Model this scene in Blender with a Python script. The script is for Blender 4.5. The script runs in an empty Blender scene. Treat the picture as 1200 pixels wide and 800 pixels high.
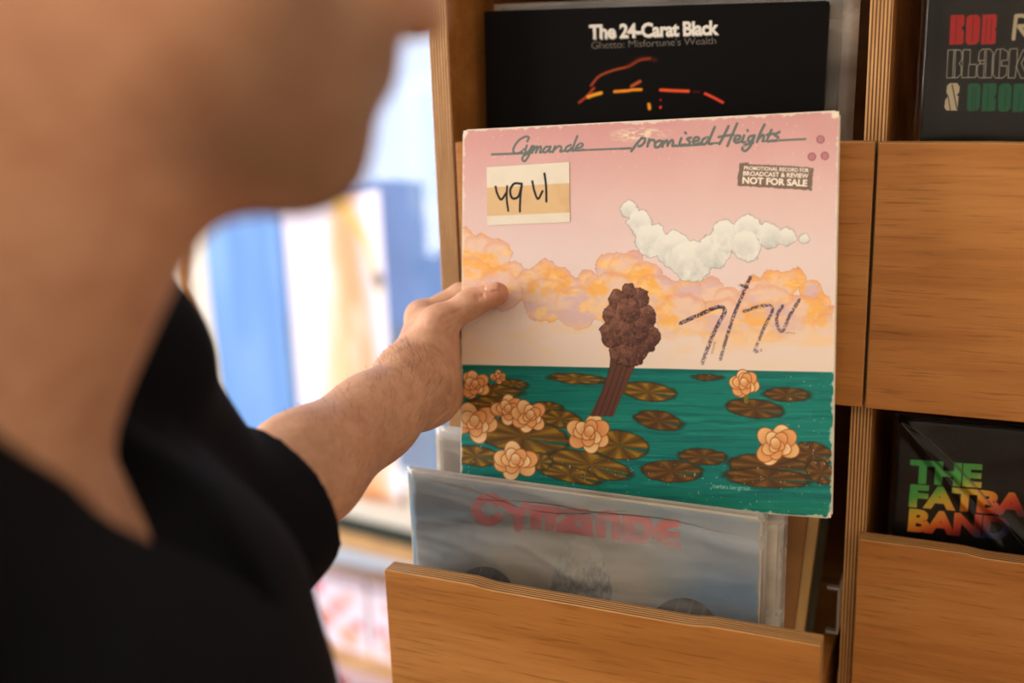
import bpy, bmesh, math, random
import numpy as np
from mathutils import Matrix, Vector

SC = bpy.context.scene
COL = SC.collection
random.seed(5)
RNG = np.random.default_rng(7)

# ------------------------------------------------------------------ camera
CAM_H = 1.5
cam_data = bpy.data.cameras.new('camera')
cam = bpy.data.objects.new('camera', cam_data)
COL.objects.link(cam)
cam.matrix_world = Matrix(((0.91711, -0.07123, 0.39222, 0.0),
                           (0.39718, 0.24729, -0.88380, 0.0),
                           (-0.03404, 0.96632, 0.25508, CAM_H),
                           (0, 0, 0, 1)))
cam_data.sensor_width = 36.0
cam_data.lens = 38.49
cam_data.clip_start = 0.02
cam_data.dof.use_dof = True
cam_data.dof.focus_distance = 0.905
cam_data.dof.aperture_fstop = 1.9
SC.camera = cam

# ------------------------------------------------------------------ view
SC.view_settings.view_transform = 'Standard'
SC.view_settings.look = 'None'
SC.view_settings.gamma = 1.0
SC.view_settings.use_curve_mapping = False
SC.view_settings.exposure = 0.0

# ------------------------------------------------------------------ sky, sun and lamps
world = bpy.data.worlds.new('sky')
SC.world = world
world.use_nodes = True
wn = world.node_tree.nodes
wn['Background'].inputs[0].default_value = (0.33, 0.52, 0.86, 1)
wn['Background'].inputs[1].default_value = 1.5


def lamp(name, kind, loc, target, energy, color, size=None, size_y=None, angle=None):
    d = bpy.data.lights.new(name, kind)
    d.energy = energy
    d.color = color
    if kind == 'AREA':
        d.shape = 'RECTANGLE'
        d.size, d.size_y = size, size_y
    if angle is not None:
        d.angle = angle
    o = bpy.data.objects.new(name, d)
    COL.objects.link(o)
    o.location = loc
    o.rotation_euler = (Vector(target) - Vector(loc)).to_track_quat('-Z', 'Y').to_euler()
    return o


# sun in the open sky beyond the shop window
lamp('sun_offscreen', 'SUN', (1.7, 6, 4.2), (-1.1, 1.9, 1.1), 4.4, (1.0, 0.94, 0.85), angle=0.05)
# assumed daylight from the left: an added area lamp before the windowless left wall
lamp('assumed_left_daylight_offscreen', 'AREA', (-2.58, 0.0, 1.55), (-0.40, 0.0, 1.45), 96, (1.0, 0.97, 0.93), 1.9, 1.7)
# assumed warm room lamp, unseen, on the ceiling behind the camera, shining down
lamp('assumed_ceiling_lamp_offscreen', 'AREA', (0.30, -1.00, 2.60), (0.30, -0.99, 0.0), 21, (1.0, 0.77, 0.50), 0.8, 0.8)

# ------------------------------------------------------------------ small helpers


def lin(c):
    c = np.asarray(c, float) / 255.0
    return np.where(c <= 0.04045, c / 12.92, ((c + 0.055) / 1.055) ** 2.4)


def L4(r, g, b):
    return tuple(lin((r, g, b)).tolist()) + (1.0,)


def tag(o, label, cat, group=None, kind=None):
    if label:
        o['label'] = label
    if cat:
        o['category'] = cat
    if group:
        o['group'] = group
    if kind:
        o['kind'] = kind
    return o


def link(o, parent=None):
    COL.objects.link(o)
    if parent is not None:
        o.parent = parent
    return o


def thing(name, label, cat, loc=(0, 0, 0), rot=None, group=None, kind=None):
    o = bpy.data.objects.new(name, None)
    o.empty_display_size = 0.05
    if rot is not None:
        o.matrix_world = Matrix.Translation(loc) @ rot.to_4x4()
    else:
        o.location = loc
    COL.objects.link(o)
    return tag(o, label, cat, group, kind)


def mesh_obj(name, verts, faces, mats, parent=None, smooth=False, mi=None):
    me = bpy.data.meshes.new(name)
    me.from_pydata([tuple(v) for v in verts], [], [tuple(f) for f in faces])
    for m in (mats if isinstance(mats, (list, tuple)) else [mats]):
        me.materials.append(m)
    if mi is not None:
        me.polygons.foreach_set('material_index', mi)
    if smooth:
        me.polygons.foreach_set('use_smooth', [True] * len(me.polygons))
    me.update()
    return link(bpy.data.objects.new(name, me), parent)


def np_mesh(name, V, Q, mats, parent=None, smooth=True, colors=None):
    """big quad mesh straight from arrays, optional per-vertex linear colours"""
    me = bpy.data.meshes.new(name)
    n, m = len(V), len(Q)
    me.vertices.add(n)
    me.vertices.foreach_set('co', np.asarray(V, np.float32).ravel())
    me.loops.add(m * 4)
    me.loops.foreach_set('vertex_index', np.asarray(Q, np.int32).ravel())
    me.polygons.add(m)
    me.polygons.foreach_set('loop_start', np.arange(0, m * 4, 4, dtype=np.int32))
    me.polygons.foreach_set('loop_total', np.full(m, 4, dtype=np.int32))
    if smooth:
        me.polygons.foreach_set('use_smooth', np.ones(m, dtype=bool))
    for mm in (mats if isinstance(mats, (list, tuple)) else [mats]):
        me.materials.append(mm)
    me.update(calc_edges=True)
    me.validate()
    if colors is not None:
        a = me.color_attributes.new('print', 'FLOAT_COLOR', 'POINT')
        rgba = np.ones((n, 4), np.float32)
        rgba[:, :colors.shape[1]] = colors
        a.data.foreach_set('color', rgba.ravel())
    return link(bpy.data.objects.new(name, me), parent)


def box(name, lo, hi, mats, parent=None, bevel=0.0, face_mi=None):
    """axis-aligned block, optionally bevelled; face_mi(normal) -> material index"""
    bm = bmesh.new()
    bmesh.ops.create_cube(bm, size=1.0)
    lo, hi = Vector(lo), Vector(hi)
    for v in bm.verts:
        v.co = Vector(((lo[i] + hi[i]) / 2 + v.co[i] * (hi[i] - lo[i])) for i in range(3))
    if bevel:
        bmesh.ops.bevel(bm, geom=list(bm.edges), offset=bevel, segments=2, affect='EDGES', profile=0.6)
    bm.normal_update()
    if face_mi:
        for f in bm.faces:
            f.material_index = face_mi(f.normal)
    me = bpy.data.meshes.new(name)
    bm.to_mesh(me)
    bm.free()
    for m in (mats if isinstance(mats, (list, tuple)) else [mats]):
        me.materials.append(m)
    return link(bpy.data.objects.new(name, me), parent)


def prism(name, outline, axis, a0, a1, mats, parent=None, face_mi=None):
    """extrude a 2-D outline (list of 2-tuples) along an axis index"""
    other = [i for i in range(3) if i != axis]
    n = len(outline)
    V = []
    for a in (a0, a1):
        for p in outline:
            v = [0, 0, 0]
            v[axis] = a
            v[other[0]], v[other[1]] = p
            V.append(v)
    F = [tuple(range(n)), tuple(range(2 * n - 1, n - 1, -1))]
    F += [(i, i + n, (i + 1) % n + n, (i + 1) % n) for i in range(n)]
    o = mesh_obj(name, V, F, mats, parent)
    bm = bmesh.new()
    bm.from_mesh(o.data)
    bmesh.ops.recalc_face_normals(bm, faces=bm.faces)
    if face_mi:
        for f in bm.faces:
            f.material_index = face_mi(f.normal)
    bm.to_mesh(o.data)
    bm.free()
    return o


# ------------------------------------------------------------------ materials


class NT:
    def __init__(self, name):
        self.m = bpy.data.materials.new(name)
        self.m.use_nodes = True
        self.t = self.m.node_tree
        self.b = self.t.nodes['Principled BSDF']
        self.out = self.t.nodes['Material Output']

    def n(self, kind, **kw):
        nd = self.t.nodes.new('ShaderNode' + kind)
        for k, v in kw.items():
            setattr(nd, k, v)
        return nd

    def l(self, a, b):
        self.t.links.new(a, b)

    def ramp(self, fac, stops):
        r = self.n('ValToRGB')
        e = r.color_ramp.elements
        while len(e) < len(stops):
            e.new(0.5)
        for i, (p, c) in enumerate(stops):
            e[i].position = p
            e[i].color = c
        self.l(fac, r.inputs[0])
        return r.outputs[0]

    def coords(self, scale=(1, 1, 1), rot=(0, 0, 0)):
        tc = self.n('TexCoord')
        mp = self.n('Mapping')
        mp.inputs['Scale'].default_value = scale
        mp.inputs['Rotation'].default_value = rot
        self.l(tc.outputs['Object'], mp.inputs[0])
        return mp.outputs[0]

    def noise(self, vec, scale, detail=4, rough=0.55, dist=0.0):
        nz = self.n('TexNoise')
        nz.inputs['Scale'].default_value = scale
        nz.inputs['Detail'].default_value = detail
        nz.inputs['Roughness'].default_value = rough
        nz.inputs['Distortion'].default_value = dist
        self.l(vec, nz.inputs['Vector'])
        return nz.outputs[0]

    def mixc(self, fac, a, b, mode='MIX'):
        mx = self.n('Mix', data_type='RGBA', blend_type=mode)
        for s, v in ((mx.inputs[0], fac), (mx.inputs[6], a), (mx.inputs[7], b)):
            if isinstance(v, bpy.types.NodeSocket):
                self.l(v, s)
            else:
                s.default_value = v
        return mx.outputs[2]

    def bump(self, h, strength, dist=0.001):
        bp = self.n('Bump')
        bp.inputs['Strength'].default_value = strength
        bp.inputs['Distance'].default_value = dist
        self.l(h, bp.inputs['Height'])
        self.l(bp.outputs[0], self.b.inputs['Normal'])


def plain(name, col, rough=0.6, metal=0.0, spec=0.4, noise=None):
    t = NT(name)
    t.b.inputs['Base Color'].default_value = col
    t.b.inputs['Roughness'].default_value = rough
    t.b.inputs['Metallic'].default_value = metal
    t.b.inputs['Specular IOR Level'].default_value = spec
    if noise:
        sc, amt = noise
        nz = t.noise(t.coords(), sc)
        d = tuple(c * (1 - amt) for c in col[:3]) + (1,)
        u = tuple(min(1, c * (1 + amt)) for c in col[:3]) + (1,)
        t.l(t.ramp(nz, [(0.3, d), (0.7, u)]), t.b.inputs['Base Color'])
    return t.m


def oak(name, tone=1.0):
    """oak veneer, grain along local X, with cathedral figure and dark pores"""
    t = NT(name)
    v = t.coords((1.2, 14, 14))
    broad = t.noise(v, 1.6, 5, 0.6, 0.7)
    v2 = t.coords((16, 420, 420))
    pores = t.noise(v2, 1.0, 3, 0.6)
    v3 = t.coords((3.2, 60, 60))
    fine = t.noise(v3, 2.0, 4, 0.6, 0.4)
    k = tone
    base = t.ramp(broad, [(0.30, L4(160 * k, 102 * k, 46 * k)), (0.50, L4(180 * k, 120 * k, 60 * k)), (0.72, L4(196 * k, 138 * k, 76 * k))])
    streak = t.ramp(fine, [(0.34, (0.72, 0.66, 0.58, 1)), (0.52, (1, 1, 1, 1))])
    c = t.mixc(0.42, base, streak, 'MULTIPLY')
    pr = t.ramp(pores, [(0.34, (0.50, 0.42, 0.34, 1)), (0.44, (1, 1, 1, 1))])
    c = t.mixc(0.6, c, pr, 'MULTIPLY')
    t.l(c, t.b.inputs['Base Color'])
    t.b.inputs['Roughness'].default_value = 0.42
    t.b.inputs['Specular IOR Level'].default_value = 0.35
    t.bump(pores, 0.25, 0.0006)
    return t.m


def plywood(name, axis, thick, origin, dark=(96, 58, 26), light=(206, 160, 102), plies=9, grain_axis=2):
    """end grain of plywood: thin glued plies across one local axis"""
    t = NT(name)
    tc = t.n('TexCoord')
    sp = t.n('SeparateXYZ')
    t.l(tc.outputs['Object'], sp.inputs[0])
    ma = t.n('Math', operation='MULTIPLY_ADD')
    t.l(sp.outputs[axis], ma.inputs[0])
    ma.inputs[1].default_value = plies / thick / 2.0
    ma.inputs[2].default_value = -origin * plies / thick / 2.0 + 50
    fr = t.n('Math', operation='FRACT')
    t.l(ma.outputs[0], fr.inputs[0])
    sc = [90, 90, 90]
    sc[grain_axis] = 7
    nz = t.noise(t.coords(tuple(sc)), 3.0, 4, 0.6)
    c = t.ramp(fr.outputs[0], [(0.0, L4(*dark)), (0.10, L4(*light)), (0.52, L4(*light)), (0.60, L4(*[d * 1.25 for d in dark])), (0.97, L4(*dark))])
    sh = t.ramp(nz, [(0.3, (0.66, 0.58, 0.48, 1)), (0.6, (1, 1, 1, 1))])
    t.l(t.mixc(0.8, c, sh, 'MULTIPLY'), t.b.inputs['Base Color'])
    t.b.inputs['Roughness'].default_value = 0.6
    return t.m


def printed(name, rough=0.45, spec=0.4, transl=0.0, sheen=False):
    """ink on card: colours stored on the sheet, faint card texture"""
    t = NT(name)
    a = t.n('VertexColor', layer_name='print')
    t.l(a.outputs[0], t.b.inputs['Base Color'])
    t.b.inputs['Roughness'].default_value = rough
    t.b.inputs['Specular IOR Level'].default_value = spec
    nz = t.noise(t.coords(), 900, 2)
    t.bump(nz, 0.08, 0.0004)
    if transl:
        tr = t.n('BsdfTranslucent')
        t.l(a.outputs[0], tr.inputs[0])
        mx = t.n('MixShader')
        mx.inputs[0].default_value = transl
        t.l(t.b.outputs[0], mx.inputs[1])
        t.l(tr.outputs[0], mx.inputs[2])
        t.l(mx.outputs[0], t.out.inputs[0])
    return t.m


def poly_plastic(name, haze=0.05, rough=0.12, crinkle=0.5, scale=18):
    """clear outer sleeve: mostly see-through, glossy, a little milky"""
    t = NT(name)
    t.b.inputs['Base Color'].default_value = (0.95, 0.96, 0.97, 1)
    t.b.inputs['Roughness'].default_value = 0.6
    nz = t.noise(t.coords((1, 1, 2.2)), scale, 3, 0.55, 1.2)
    bp = t.n('Bump')
    bp.inputs['Strength'].default_value = crinkle
    bp.inputs['Distance'].default_value = 0.004
    t.l(nz, bp.inputs['Height'])
    gl = t.n('BsdfGlossy')
    gl.inputs['Roughness'].default_value = rough
    t.l(bp.outputs[0], gl.inputs['Normal'])
    fz = t.n('Fresnel')
    fz.inputs[0].default_value = 1.45
    t.l(bp.outputs[0], fz.inputs['Normal'])
    tr = t.n('BsdfTransparent')
    m1 = t.n('MixShader')
    sc = t.noise(t.coords((0.6, 1, 2.6), (0, 0.14, 0)), 8, 4, 0.5, 0.5)  # slanted streaks where the white haze thickens, scuffs and painted glare alike
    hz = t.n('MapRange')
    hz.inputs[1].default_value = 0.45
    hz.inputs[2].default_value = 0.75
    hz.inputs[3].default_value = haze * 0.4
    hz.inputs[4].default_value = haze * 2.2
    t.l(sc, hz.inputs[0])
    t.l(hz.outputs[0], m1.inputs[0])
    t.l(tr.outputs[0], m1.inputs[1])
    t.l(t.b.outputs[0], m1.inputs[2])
    m2 = t.n('MixShader')
    t.l(fz.outputs[0], m2.inputs[0])
    t.l(m1.outputs[0], m2.inputs[1])
    t.l(gl.outputs[0], m2.inputs[2])
    t.l(m2.outputs[0], t.out.inputs[0])
    return t.m


M = {}
M['oak'] = oak('oak_veneer')
M['ply_x'] = plywood('plywood_edge_upright', 0, 0.018, 0.0, plies=13)
M['ply_y'] = plywood('plywood_edge_front', 1, 0.018, 0.0, plies=11, grain_axis=0)
M['ply_z'] = plywood('plywood_edge_shelf', 2, 0.018, 0.0, plies=13, grain_axis=0)
M['card'] = plain('worn_card', L4(222, 212, 196), 0.8, noise=(60, 0.10))
M['kraft'] = plain('kraft_card', L4(150, 104, 58), 0.8, noise=(40, 0.12))
M['tan'] = plain('tan_card', L4(206, 168, 112), 0.8, noise=(40, 0.08))
M['black_card'] = plain('black_card', L4(16, 15, 15), 0.5)
M['grey_card'] = plain('grey_card', L4(150, 140, 132), 0.7, noise=(60, 0.15))
M['mauve_card'] = plain('mauve_card', L4(168, 138, 136), 0.7, noise=(60, 0.12))
M['olive_card'] = plain('olive_card', L4(74, 64, 46), 0.7, noise=(60, 0.15))
M['metal'] = plain('zinc_steel', L4(190, 195, 200), 0.35, 0.9)
M['print'] = printed('ink_print', 0.5, 0.3)
M['print_gloss'] = printed('ink_print_glossy', 0.5, 0.06)
M['poster'] = printed('poster_paper', 0.7, 0.2, 0.65)
M['plastic'] = poly_plastic('clear_poly_sleeve', 0.003, 0.20, 0.15, 9)
M['plastic_hazy'] = poly_plastic('scuff_glare_poly_sleeve', 0.16, 0.18, 0.22, 8)  # white haze: scuffs plus the film's glare put into the colour
M['plastic_edge'] = poly_plastic('poly_sleeve_edge', 0.30, 0.18, 0.4, 12)
M['wall'] = plain('white_paint', L4(226, 222, 214), 0.8, noise=(6, 0.03))
M['floor'] = oak('floor_boards', 0.75)
M['sill'] = plain('white_gloss_paint', L4(236, 234, 228), 0.45)
M['mullion'] = plain('brown_timber', L4(168, 112, 52), 0.5, noise=(20, 0.15))
M['dark_line'] = plain('dark_matt', L4(40, 52, 48), 0.7)

# ------------------------------------------------------------------ painting flat print


def homography(src, dst):
    A = []
    for (x, y), (u, v) in zip(src, dst):
        A.append([x, y, 1, 0, 0, 0, -u * x, -u * y, -u])
        A.append([0, 0, 0, x, y, 1, -v * x, -v * y, -v])
    _, _, vt = np.linalg.svd(np.array(A, float))
    return vt[-1].reshape(3, 3)


def value_noise(u, v, seed):
    r = np.random.default_rng(seed).random((64, 64))
    iu, iv = np.floor(u).astype(int), np.floor(v).astype(int)
    fu, fv = u - iu, v - iv
    fu = fu * fu * (3 - 2 * fu)
    fv = fv * fv * (3 - 2 * fv)
    g = lambda a, b: r[a % 64, b % 64]
    return (g(iu, iv) * (1 - fu) + g(iu + 1, iv) * fu) * (1 - fv) + (g(iu, iv + 1) * (1 - fu) + g(iu + 1, iv + 1) * fu) * fv


def fbm(u, v, seed, octaves=4):
    s, a, t = 0, 1.0, 0
    for i in range(octaves):
        s = s + a * value_noise(u * 2 ** i, v * 2 ** i, seed + i)
        t += a
        a *= 0.55
    return s / t


_GLYPHS = {}


def glyph_tris(txt, bold=0.0, spacing=1.0):
    """triangles of a text in the built-in font, 1 unit = font size"""
    key = (txt, bold, spacing)
    if key not in _GLYPHS:
        cu = bpy.data.curves.new('lettering', 'FONT')
        cu.body = txt
        cu.offset = bold
        cu.space_character = spacing
        cu.resolution_u = 3
        o = bpy.data.objects.new('lettering', cu)
        COL.objects.link(o)
        bpy.context.view_layer.update()
        me = o.evaluated_get(bpy.context.evaluated_depsgraph_get()).to_mesh()
        me.calc_loop_triangles()
        co = np.array([v.co[:2] for v in me.vertices])
        tr = np.array([t.vertices[:] for t in me.loop_triangles])
        _GLYPHS[key] = co[tr] if len(tr) else np.zeros((0, 3, 2))
        bpy.data.objects.remove(o)
        bpy.data.curves.remove(cu)
    return _GLYPHS[key]


class Sheet:
    """a flat printed sheet painted in layout units (the corners' own quadrilateral)"""

    def __init__(self, corners, us, vs):
        self.us, self.vs = us, vs
        U, Vv = np.meshgrid(us, vs)                 # v = 0 bottom
        H = homography([(0, 1), (1, 1), (1, 0), (0, 0)], corners)
        w = H[2, 0] * U + H[2, 1] * Vv + H[2, 2]
        self.X = (H[0, 0] * U + H[0, 1] * Vv + H[0, 2]) / w
        self.Y = (H[1, 0] * U + H[1, 1] * Vv + H[1, 2]) / w
        self.U, self.V = U, Vv
        self.C = np.zeros(U.shape + (3,))
        self.aa = max(abs(self.X[0, 1] - self.X[0, 0]), 0.6) * 0.75

    def put(self, mask, col):
        m = np.clip(mask, 0, 1)[..., None]
        self.C[...] = self.C * (1 - m) + np.asarray(col, float) * m

    def sub(self, x0, y0, x1, y1):
        """the part of the sheet round a box, sharing its colours"""
        k = np.nonzero((self.X >= x0) & (self.X <= x1) & (self.Y >= y0) & (self.Y <= y1))
        if not len(k[0]):
            return None
        w = (slice(k[0].min(), k[0].max() + 1), slice(k[1].min(), k[1].max() + 1))
        o = object.__new__(Sheet)
        o.X, o.Y, o.U, o.V, o.C, o.aa = self.X[w], self.Y[w], self.U[w], self.V[w], self.C[w], self.aa
        return o

    def cover(self, d):
        return np.clip(0.5 - d / (2 * self.aa), 0, 1)

    def seg_dist(self, pts):
        D = np.full(self.X.shape, 1e9)
        for (x0, y0), (x1, y1) in zip(pts[:-1], pts[1:]):
            dx, dy = x1 - x0, y1 - y0
            q = max(dx * dx + dy * dy, 1e-9)
            h = np.clip(((self.X - x0) * dx + (self.Y - y0) * dy) / q, 0, 1)
            D = np.minimum(D, np.hypot(self.X - x0 - h * dx, self.Y - y0 - h * dy))
        return D

    def stroke(self, pts, width, col, alpha=1.0, soft=0.0, smooth=True):
        if smooth and len(pts) > 2:
            pts = catmull(pts)
        P = np.array(pts)
        q = width + soft + 3 * self.aa
        o = self.sub(P[:, 0].min() - q, P[:, 1].min() - q, P[:, 0].max() + q, P[:, 1].max() + q)
        if o is not None:
            d = o.seg_dist(pts) - width / 2
            m = o.cover(d) if not soft else np.clip(0.5 - d / soft, 0, 1)
            o.put(m * alpha, col)

    def poly_dist(self, pts):
        D = np.full(self.X.shape, 1e9)
        s = np.ones(self.X.shape)
        n = len(pts)
        for i in range(n):
            (x0, y0), (x1, y1) = pts[i], pts[(i + 1) % n]
            dx, dy = x1 - x0, y1 - y0
            q = max(dx * dx + dy * dy, 1e-9)
            h = np.clip(((self.X - x0) * dx + (self.Y - y0) * dy) / q, 0, 1)
            D = np.minimum(D, np.hypot(self.X - x0 - h * dx, self.Y - y0 - h * dy))
            c = ((y0 <= self.Y) != (y1 <= self.Y)) & (self.X < dx * (self.Y - y0) / (dy if abs(dy) > 1e-9 else 1e-9) + x0)
            s = np.where(c, -s, s)
        return D * s

    def poly(self, pts, col, alpha=1.0, smooth=False):
        if smooth:
            pts = catmull(list(pts) + [pts[0]])[:-1]
        d = self.poly_dist(pts)
        self.put(self.cover(d) * alpha, col)
        return d

    def ell(self, cx, cy, rx, ry, ang=0.0):
        c, s = math.cos(ang), math.sin(ang)
        x, y = self.X - cx, self.Y - cy
        a, b = (x * c + y * s) / rx, (-x * s + y * c) / ry
        return (np.hypot(a, b) - 1) * min(rx, ry), a, b

    def text(self, txt, p0, p1, height, col, bold=0.0, shear=0.0, spacing=1.0, alpha=1.0, up=None):
        """text fitted between two baseline points p0..p1 with a cap height"""
        T = glyph_tris(txt, bold, spacing)
        x0, x1 = T[..., 0].min(), T[..., 0].max()
        cap = 0.70
        p0, p1 = np.array(p0, float), np.array(p1, float)
        ex = (p1 - p0) / (x1 - x0)
        n = (p1 - p0) / np.linalg.norm(p1 - p0)
        ey = (np.array([n[1], -n[0]]) if up is None else np.array(up, float)) * height / cap
        m = np.zeros(self.X.shape)
        P = p0 + (T[..., :1] - x0 + shear * T[..., 1:]) * ex + T[..., 1:] * ey
        sub = 3
        for t in P:
            lo, hi = t.min(0) - 1.5, t.max(0) + 1.5
            sel = np.nonzero((self.X > lo[0]) & (self.X < hi[0]) & (self.Y > lo[1]) & (self.Y < hi[1]))
            if not len(sel[0]):
                continue
            (ax, ay), (bx, by), (cx, cy) = t
            den = (by - cy) * (ax - cx) + (cx - bx) * (ay - cy)
            if abs(den) < 1e-9:
                continue
            acc = 0
            for i in range(sub):
                for j in range(sub):
                    x = self.X[sel] + ((i + 0.5) / sub - 0.5) * self.aa * 1.4
                    y = self.Y[sel] + ((j + 0.5) / sub - 0.5) * self.aa * 1.4
                    a = ((by - cy) * (x - cx) + (cx - bx) * (y - cy)) / den
                    b = ((cy - ay) * (x - cx) + (ax - cx) * (y - cy)) / den
                    acc = acc + ((a >= 0) & (b >= 0) & (a + b <= 1))
            m[sel] += acc / sub ** 2
        m = np.clip(m, 0, 1)
        self.put(m * alpha, col)
        return m

    def build(self, name, w, h, mat, parent, y=0.0, relief=None):
        ny, nx = self.U.shape
        V = np.stack([(self.U - 0.5) * w, np.full_like(self.U, y) if relief is None else y + relief, (self.V - 0.5) * h], -1).reshape(-1, 3)
        i = np.arange(ny * nx).reshape(ny, nx)
        Q = np.stack([i[:-1, :-1], i[:-1, 1:], i[1:, 1:], i[1:, :-1]], -1).reshape(-1, 4)
        return np_mesh(name, V, Q, mat, parent, True, lin(np.clip(self.C, 0, 255)).reshape(-1, 3))


def catmull(pts, k=6):
    P = [np.array(p, float) for p in pts]
    P = [2 * P[0] - P[1]] + P + [2 * P[-1] - P[-2]]
    out = []
    for i in range(1, len(P) - 2):
        for j in range(k):
            t = j / k
            a, b, c, d = P[i - 1:i + 3]
            out.append(0.5 * (2 * b + (c - a) * t + (2 * a - 5 * b + 4 * c - d) * t * t + (3 * b - a - 3 * c + d) * t ** 3))
    out.append(P[-2])
    return [tuple(p) for p in out]


# ================================================================== the room
def struct(o):
    o['kind'] = 'structure'
    return o


def panel(name, lo, hi, mats, parent=None, bevel=0.0, face_mi=None):
    """block whose own origin is its lower corner (textures count from there)"""
    lo, hi = Vector(lo), Vector(hi)
    o = box(name, (0, 0, 0), hi - lo, mats, parent, bevel, face_mi)
    o.location = lo
    return o


struct(box('floor', (-4, -3, -0.05), (2.2, 2.6, 0.0), M['floor']))
struct(box('ceiling', (-2.72, -2.2, 2.62), (2.0, 2.5, 2.70), M['wall']))
struct(box('wall_left', (-2.72, -2.2, 0.0), (-2.62, 2.5, 2.62), M['wall']))
struct(box('wall_front', (-2.62, -2.2, 0.0), (1.9, -2.1, 2.62), M['wall']))
struct(box('wall_right', (1.9, -2.2, 0.0), (2.0, 2.2, 2.62), M['wall']))

WROT = Matrix.Rotation(math.atan2(-0.134, 0.991), 3, 'Z')
WLOC = (-1.05, 1.9, 0.0)


def multi_box(name, blocks, mat, parent=None):
    V, F = [], []
    for lo, hi in blocks:
        b = len(V)
        for z in (lo[2], hi[2]):
            V += [(lo[0], lo[1], z), (hi[0], lo[1], z), (hi[0], hi[1], z), (lo[0], hi[1], z)]
        F += [tuple(b + i for i in f) for f in ((3, 2, 1, 0), (4, 5, 6, 7), (0, 1, 5, 4), (1, 2, 6, 5), (2, 3, 7, 6), (3, 0, 4, 7))]
    return mesh_obj(name, V, F, mat, parent)


wb = multi_box('wall_back', [((-2.6, 0.0, 0.0), (-0.80, 0.14, 2.62)), ((0.40, 0.0, 0.0), (3.2, 0.14, 2.62)),
                             ((-0.80, 0.0, 0.0), (0.40, 0.14, 0.03)), ((-0.80, 0.0, 2.2), (0.40, 0.14, 2.62))], M['wall'])
wb.matrix_world = Matrix.Translation(WLOC) @ WROT.to_4x4()
struct(wb)

M['pale_timber'] = plain('pale_timber', L4(206, 168, 120), 0.5, noise=(20, 0.1))
win = thing('window_1', None, None, WLOC, WROT, kind='structure')
panel('window_frame', (-0.80, -0.01, 0.505), (-0.665, 0.10, 2.2), M['sill'], win, 0.003)
panel('window_frame', (-0.645, -0.01, 0.505), (-0.557, 0.10, 2.2), M['sill'], win, 0.003)
panel('window_mullion', (-0.665, -0.03, 0.505), (-0.645, 0.10, 2.2), M['mullion'], win, 0.002)
panel('window_frame', (0.33, -0.01, 0.505), (0.40, 0.10, 2.2), M['sill'], win, 0.003)
panel('bottom_rail', (-0.557, 0.0, 0.505), (0.33, 0.10, 0.60), M['sill'], win, 0.004)
panel('dark_strip', (-0.80, -0.035, 0.488), (0.40, 0.10, 0.505), M['dark_line'], win)  # narrow dark strip between bottom rail and sill
panel('window_sill', (-0.80, -0.05, 0.455), (0.40, 0.10, 0.488), M['pale_timber'], win, 0.003)
panel('window_frame', (-0.80, -0.01, 0.03), (-0.74, 0.10, 0.455), M['sill'], win, 0.003)
panel('window_frame', (0.33, -0.01, 0.03), (0.40, 0.10, 0.455), M['sill'], win, 0.003)
gl = NT('window_glass')
g1 = gl.n('BsdfTransparent')
g1.inputs[0].default_value = (0.95, 0.97, 0.98, 1)
g2 = gl.n('BsdfGlossy')
g2.inputs['Roughness'].default_value = 0.03
gm = gl.n('MixShader')
gm.inputs[0].default_value = 0.05
gl.l(g1.outputs[0], gm.inputs[1])
gl.l(g2.outputs[0], gm.inputs[2])
gl.l(gm.outputs[0], gl.out.inputs[0])
M['glass'] = gl.m
panel('pane', (-0.74, 0.055, 0.03), (0.33, 0.060, 0.455), M['glass'], win)
panel('pane', (-0.557, 0.055, 0.60), (0.33, 0.060, 2.2), M['glass'], win)


def window_sheet(name, label, cat, w, h, cx, cz, paint, rot_z=0.0, y=-0.012, n=(70, 110), mat='poster'):
    t = thing(name, label, cat, (Matrix.Translation(WLOC) @ WROT.to_4x4() @ Vector((cx, y, cz))), WROT)
    s = Sheet([(0, 0), (1, 0), (1, 1), (0, 1)], np.linspace(0, 1, n[0]), np.linspace(0, 1, n[1]))
    s.aa = 0.01
    paint(s)
    s.build('sheet', w, h, M[mat], t)
    return t


def paint_blue(s):
    f = fbm(s.U * 5, s.V * 4, 3)
    s.C[:] = (122, 160, 214)
    s.put(np.clip(f * 2 - 0.7, 0, 1), (148, 184, 226))
    s.put(np.clip(fbm(s.U * 7, s.V * 3, 9) * 2.4 - 1.3, 0, 1) * np.clip(s.U * 2 - 0.5, 0, 1), (100, 138, 205))


def paint_saffron(s):
    s.C[:] = (252, 236, 242)
    wv = 0.10 * (fbm(s.U * 3, s.V * 5, 21) - 0.5)
    body = s.seg_dist([(0.60, 0.06), (0.60, 0.3), (0.56, 0.75), (0.56, 1.0)]) - (0.08 + 0.26 * s.Y) + wv
    bm_ = np.clip(0.5 - body / 0.12, 0, 1)
    s.put(bm_, (250, 208, 160))
    core = s.seg_dist([(0.66, 0.16), (0.72, 0.45), (0.74, 1.0)]) - 0.13 + wv
    s.put(np.clip(0.5 - core / 0.14, 0, 1) * 0.8, (234, 164, 116))
    s.put(np.clip(fbm(s.U * 9, s.V * 5, 31) * 3 - 1.5, 0, 1) * bm_, (253, 234, 212))
    s.put(np.clip(0.5 - (s.seg_dist([(0.93, 0.30), (0.84, 0.16), (0.66, 0.06), (0.52, 0.01)]) - 0.015) / 0.05, 0, 1), (246, 196, 84))
    s.put(np.clip(0.5 - (s.seg_dist([(0.92, 0.58), (0.96, 0.72), (0.94, 0.85)]) - 0.015) / 0.05, 0, 1), (246, 190, 84))
    s.put(np.clip(0.5 - (np.hypot(s.X - 0.93, (s.Y - 0.27) * 2.2) - 0.05) / 0.05, 0, 1) * 0.8, (110, 90, 80))


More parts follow.
